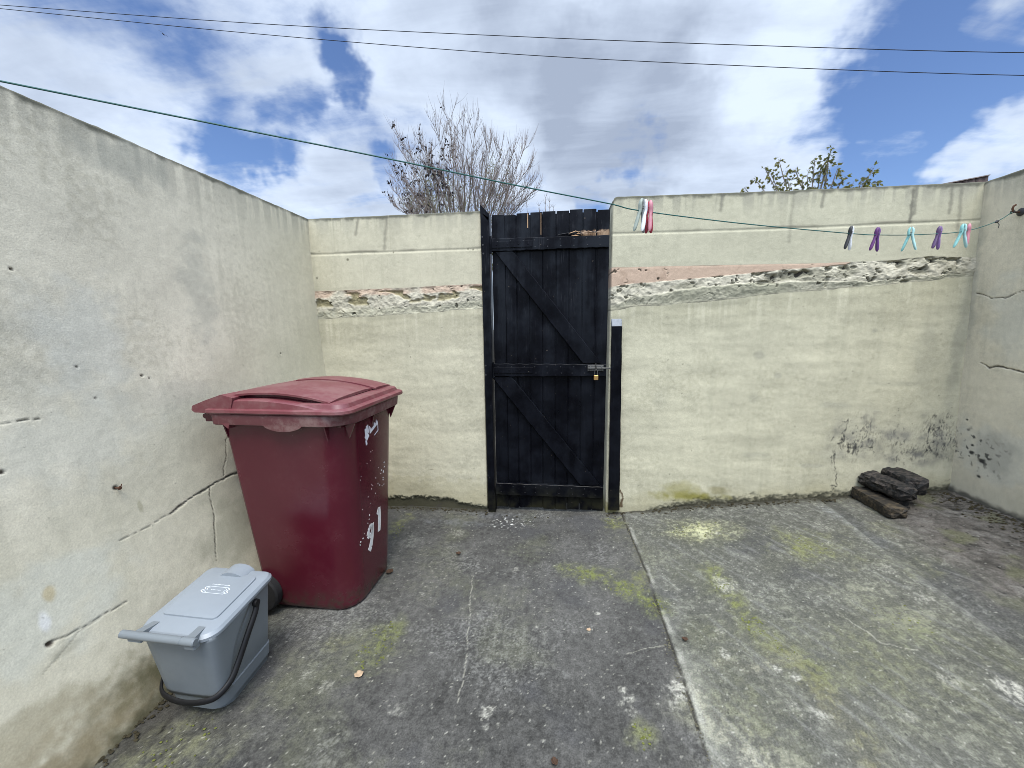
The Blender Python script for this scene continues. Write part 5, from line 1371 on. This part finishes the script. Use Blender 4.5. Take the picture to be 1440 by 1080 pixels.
m.add([(x1s-xw-.02, YS-.015, z0+.001), (x1s+.006, YS-.015, b_.z+.001), (x1s+.006, YS+1.62, b_.z+.001), (x1s-xw-.02, YS+1.62, z0+.001), (x1s-xw-.02, YS-.015, z0+.009), (x1s+.006, YS-.015, b_.z+.009), (x1s+.006, YS+1.62, b_.z+.009), (x1s-xw-.02, YS+1.62, z0+.009)], [(0, 3, 2, 1), (4, 5, 6, 7), (0, 1, 5, 4), (1, 2, 6, 5), (2, 3, 7, 6), (3, 0, 4, 7)])
rel(m, sh).build('roof', M_shed2, sh, False)
bd = at(230, 48.5, 42.); bird = empty('bird', bd); tag(bird, 'tiny dark bird gliding high above the left wall', 'bird'); bird.rotation_euler = (0, R(38), 0)
m = MB(); m.tube([(-.20, 0, 0), (-.12, 0, .01), (0, 0, .02), (.10, 0, .01), (.17, 0, 0)], [.015, .04, .055, .04, .008], 8)
m.build('bird_body', M_dead, bird)
for sy in (-1, 1):
    m = MB(); V = [(.08, sy*.03, .03), (-.07, sy*.03, .03), (-.02, sy*.28, .10), (.07, sy*.28, .10), (-.09, sy*.52, .04)]
    V = V+[(x, y, z-.008) for x, y, z in V]; m.add(V, [(0, 1, 2, 3), (3, 2, 4), (5, 8, 7, 6), (8, 9, 7), (0, 3, 8, 5), (3, 4, 9, 8), (1, 6, 7, 2), (2, 7, 9, 4)]); m.build('wing', M_dead, bird, False)
M_leafd = plain('dry_leaf_tan', (.36, .26, .17), .8, .2, .2, 60); M_leafk = plain('dry_leaf_brown', (.055, .032, .02), .85, .2, .3, 60)
def dry(px, py, L_, w_, rz, mat, label, curl=.3):
    q = at_ground(px, py, .004); m = MB(); V = []; Fc = []; n = 8
    for i in range(n+1):
        s_ = i/n; ww = w_*math.sin(math.pi*min(.97, s_*.93+.05))**.7*(1+.18*math.sin(i*2.4)); z = curl*L_*(s_-.5)**2
        for j in range(-2, 3): V.append(((s_-.5)*L_, ww*j/2, z+curl*.5*ww*(j/2)**2+.002*math.sin(i*1.3+j)+.003))
        
    for i in range(n):
        for j in range(4): Fc.append((i*5+j, i*5+5+j, i*5+6+j, i*5+1+j))
    m.add(V, Fc); o = m.build('dry_leaf', mat, None, True, 80); o.location = q; o.rotation_euler = (0, 0, R(rz))
    md = o.modifiers.new('thick', 'SOLIDIFY'); md.thickness = .0012
    return tag(o, label, 'leaf')
dry(505, 950, .036, .017, 35, M_leafd, 'pale tan dry leaf on the mossy patch in front of the maroon bin')
dry(828, 887, .020, .010, 80, M_leafd, 'small pale orange leaf fragment near the middle of the floor', .2)
dry(645, 780, .030, .014, 10, M_leafk, 'brown crumpled leaf on the floor before the gate', .9)
dry(963, 901, .022, .012, 60, M_leafk, 'dark brown scrap of leaf beside the floor joint', .9)
dry(780, 1074, .022, .012, 20, M_leafk, 'dark brown scrap of leaf at the bottom edge of the floor', .9)
dry(548, 806, .045, .02, 65, M_leafk, 'crumpled brown leaf tucked against the foot of the maroon bin', .8)
nl = empty('rusty_nail', (float(xl(lw(163, 686)[1])), *lw(163, 686))); tag(nl, 'rusty nail head sticking out of the left wall', 'nail')
m = MB(); m.lathe([(.003, -.02), (.003, .016), (.008, .017), (.0075, .020), (0, .021)], 'x', 9); m.tube([(.012, 0, .0), (.016, .008, .006), (.014, .012, .012)], .002, 5); m.build('nail_shank', M_rust, nl)
# grit and moss crumbs: nobody could count them
def crumbs(name, pts, mat, label, cat):
    m = MB()
    for (x, y, r) in pts:
        z = float(hg(x, y))+r*.25; a = random.uniform(0, 6.3); V = []
        for k in range(6):
            an = a+k*math.pi/3; rr = r*random.uniform(.7, 1.15); V.append((x+rr*math.cos(an), y+rr*math.sin(an)*.8, z+random.uniform(-.1, .2)*r))
        V += [(x, y, z+r*random.uniform(.5, .8)), (x, y, z-r*.5)]
        m.add(V, [(k, (k+1) % 6, 6) for k in range(6)]+[((k+1) % 6, k, 7) for k in range(6)])
    o = m.build(name, mat, None, True, 50); return tag(o, label, cat, None, 'stuff')
pts = []
for _ in range(520): pts.append((random.uniform(-1.5, 2.6), 2.875-abs(random.gauss(0, .035))-.004, random.uniform(.003, .012)))
for _ in range(340): y = random.uniform(.9, 2.7); pts.append((float(xl(0.))+abs(random.gauss(0, .03)), y, random.uniform(.003, .011)))
for _ in range(420): y = random.uniform(1.7, 2.85); pts.append((2.70-abs(random.gauss(0, .09)), y, random.uniform(.003, .013)))
pts = [q for q in pts if not (-.54 < q[0] < .38 and q[1] > 2.8)]
crumbs('soil_crumbs', pts, plain('dark_crumbs', (.035, .03, .018), .95, .1, .5, 30), 'dark soil and moss crumbs along the feet of the walls', 'soil')
pts = [(random.uniform(-1.3, 2.3), random.uniform(.7, 2.8), random.uniform(.0015, .0042)) for _ in range(260)]+[(random.gauss(2.45, .2), random.uniform(1.7, 2.8), random.uniform(.003, .010)) for _ in range(120)]
crumbs('grit', pts, plain('grit_grey', (.13, .125, .11), .9, .2, .6, 40), 'loose grit scattered over the concrete floor', 'grit')
pts = [(float(np.interp(y, [1.14, 2.9], [JO[-2][0], JO[1][0]]))+random.gauss(0, .008), y, random.uniform(.002, .006)) for y in np.random.default_rng(4).uniform(.9, 2.8, 240)]
crumbs('joint_crumbs', pts, plain('joint_grey', (.09, .085, .06), .95, .1, .6, 40), 'crumbs of dirt and moss in the floor joint', 'dirt')

# raised moss cushions on the damp patches
pts = []
def tuft(px, py, ru, rv, n):
    cu, cvv = gp(px, py)
    for _ in range(n):
        a = random.uniform(0, 6.3); q = random.random()**.6; x = cu+ru*q*math.cos(a); y = cvv+rv*q*math.sin(a)
        if float(fbm(x, y, 22, 2, 97)) > -.02 and y < 2.86: pts.append((x, y, random.uniform(.0025, .0065)))
for a in ((532, 905, .08, .14, 110), (562, 745, .05, .12, 40), (820, 808, .08, .05, 60), (880, 828, .10, .06, 110), (920, 852, .06, .05, 60), (862, 735, .06, .09, 50), (985, 745, .18, .1, 70), (1020, 830, .05, .06, 50), (1060, 880, .05, .06, 60), (1100, 915, .05, .06, 50), (1140, 768, .12, .12, 70), (250, 1045, .12, .1, 60), (905, 1035, .04, .05, 30), (950, 712, .25, .03, 160), (1120, 700, .25, .03, 110), (600, 713, .25, .03, 110), (1270, 870, .12, .1, 50)): tuft(*a)
crumbs('moss_cushions', pts, plain('moss_green', (.105, .115, .032), 1., .05, .5, 60, .6, 500, .002), 'small green moss cushions on the damp parts of the concrete', 'moss')
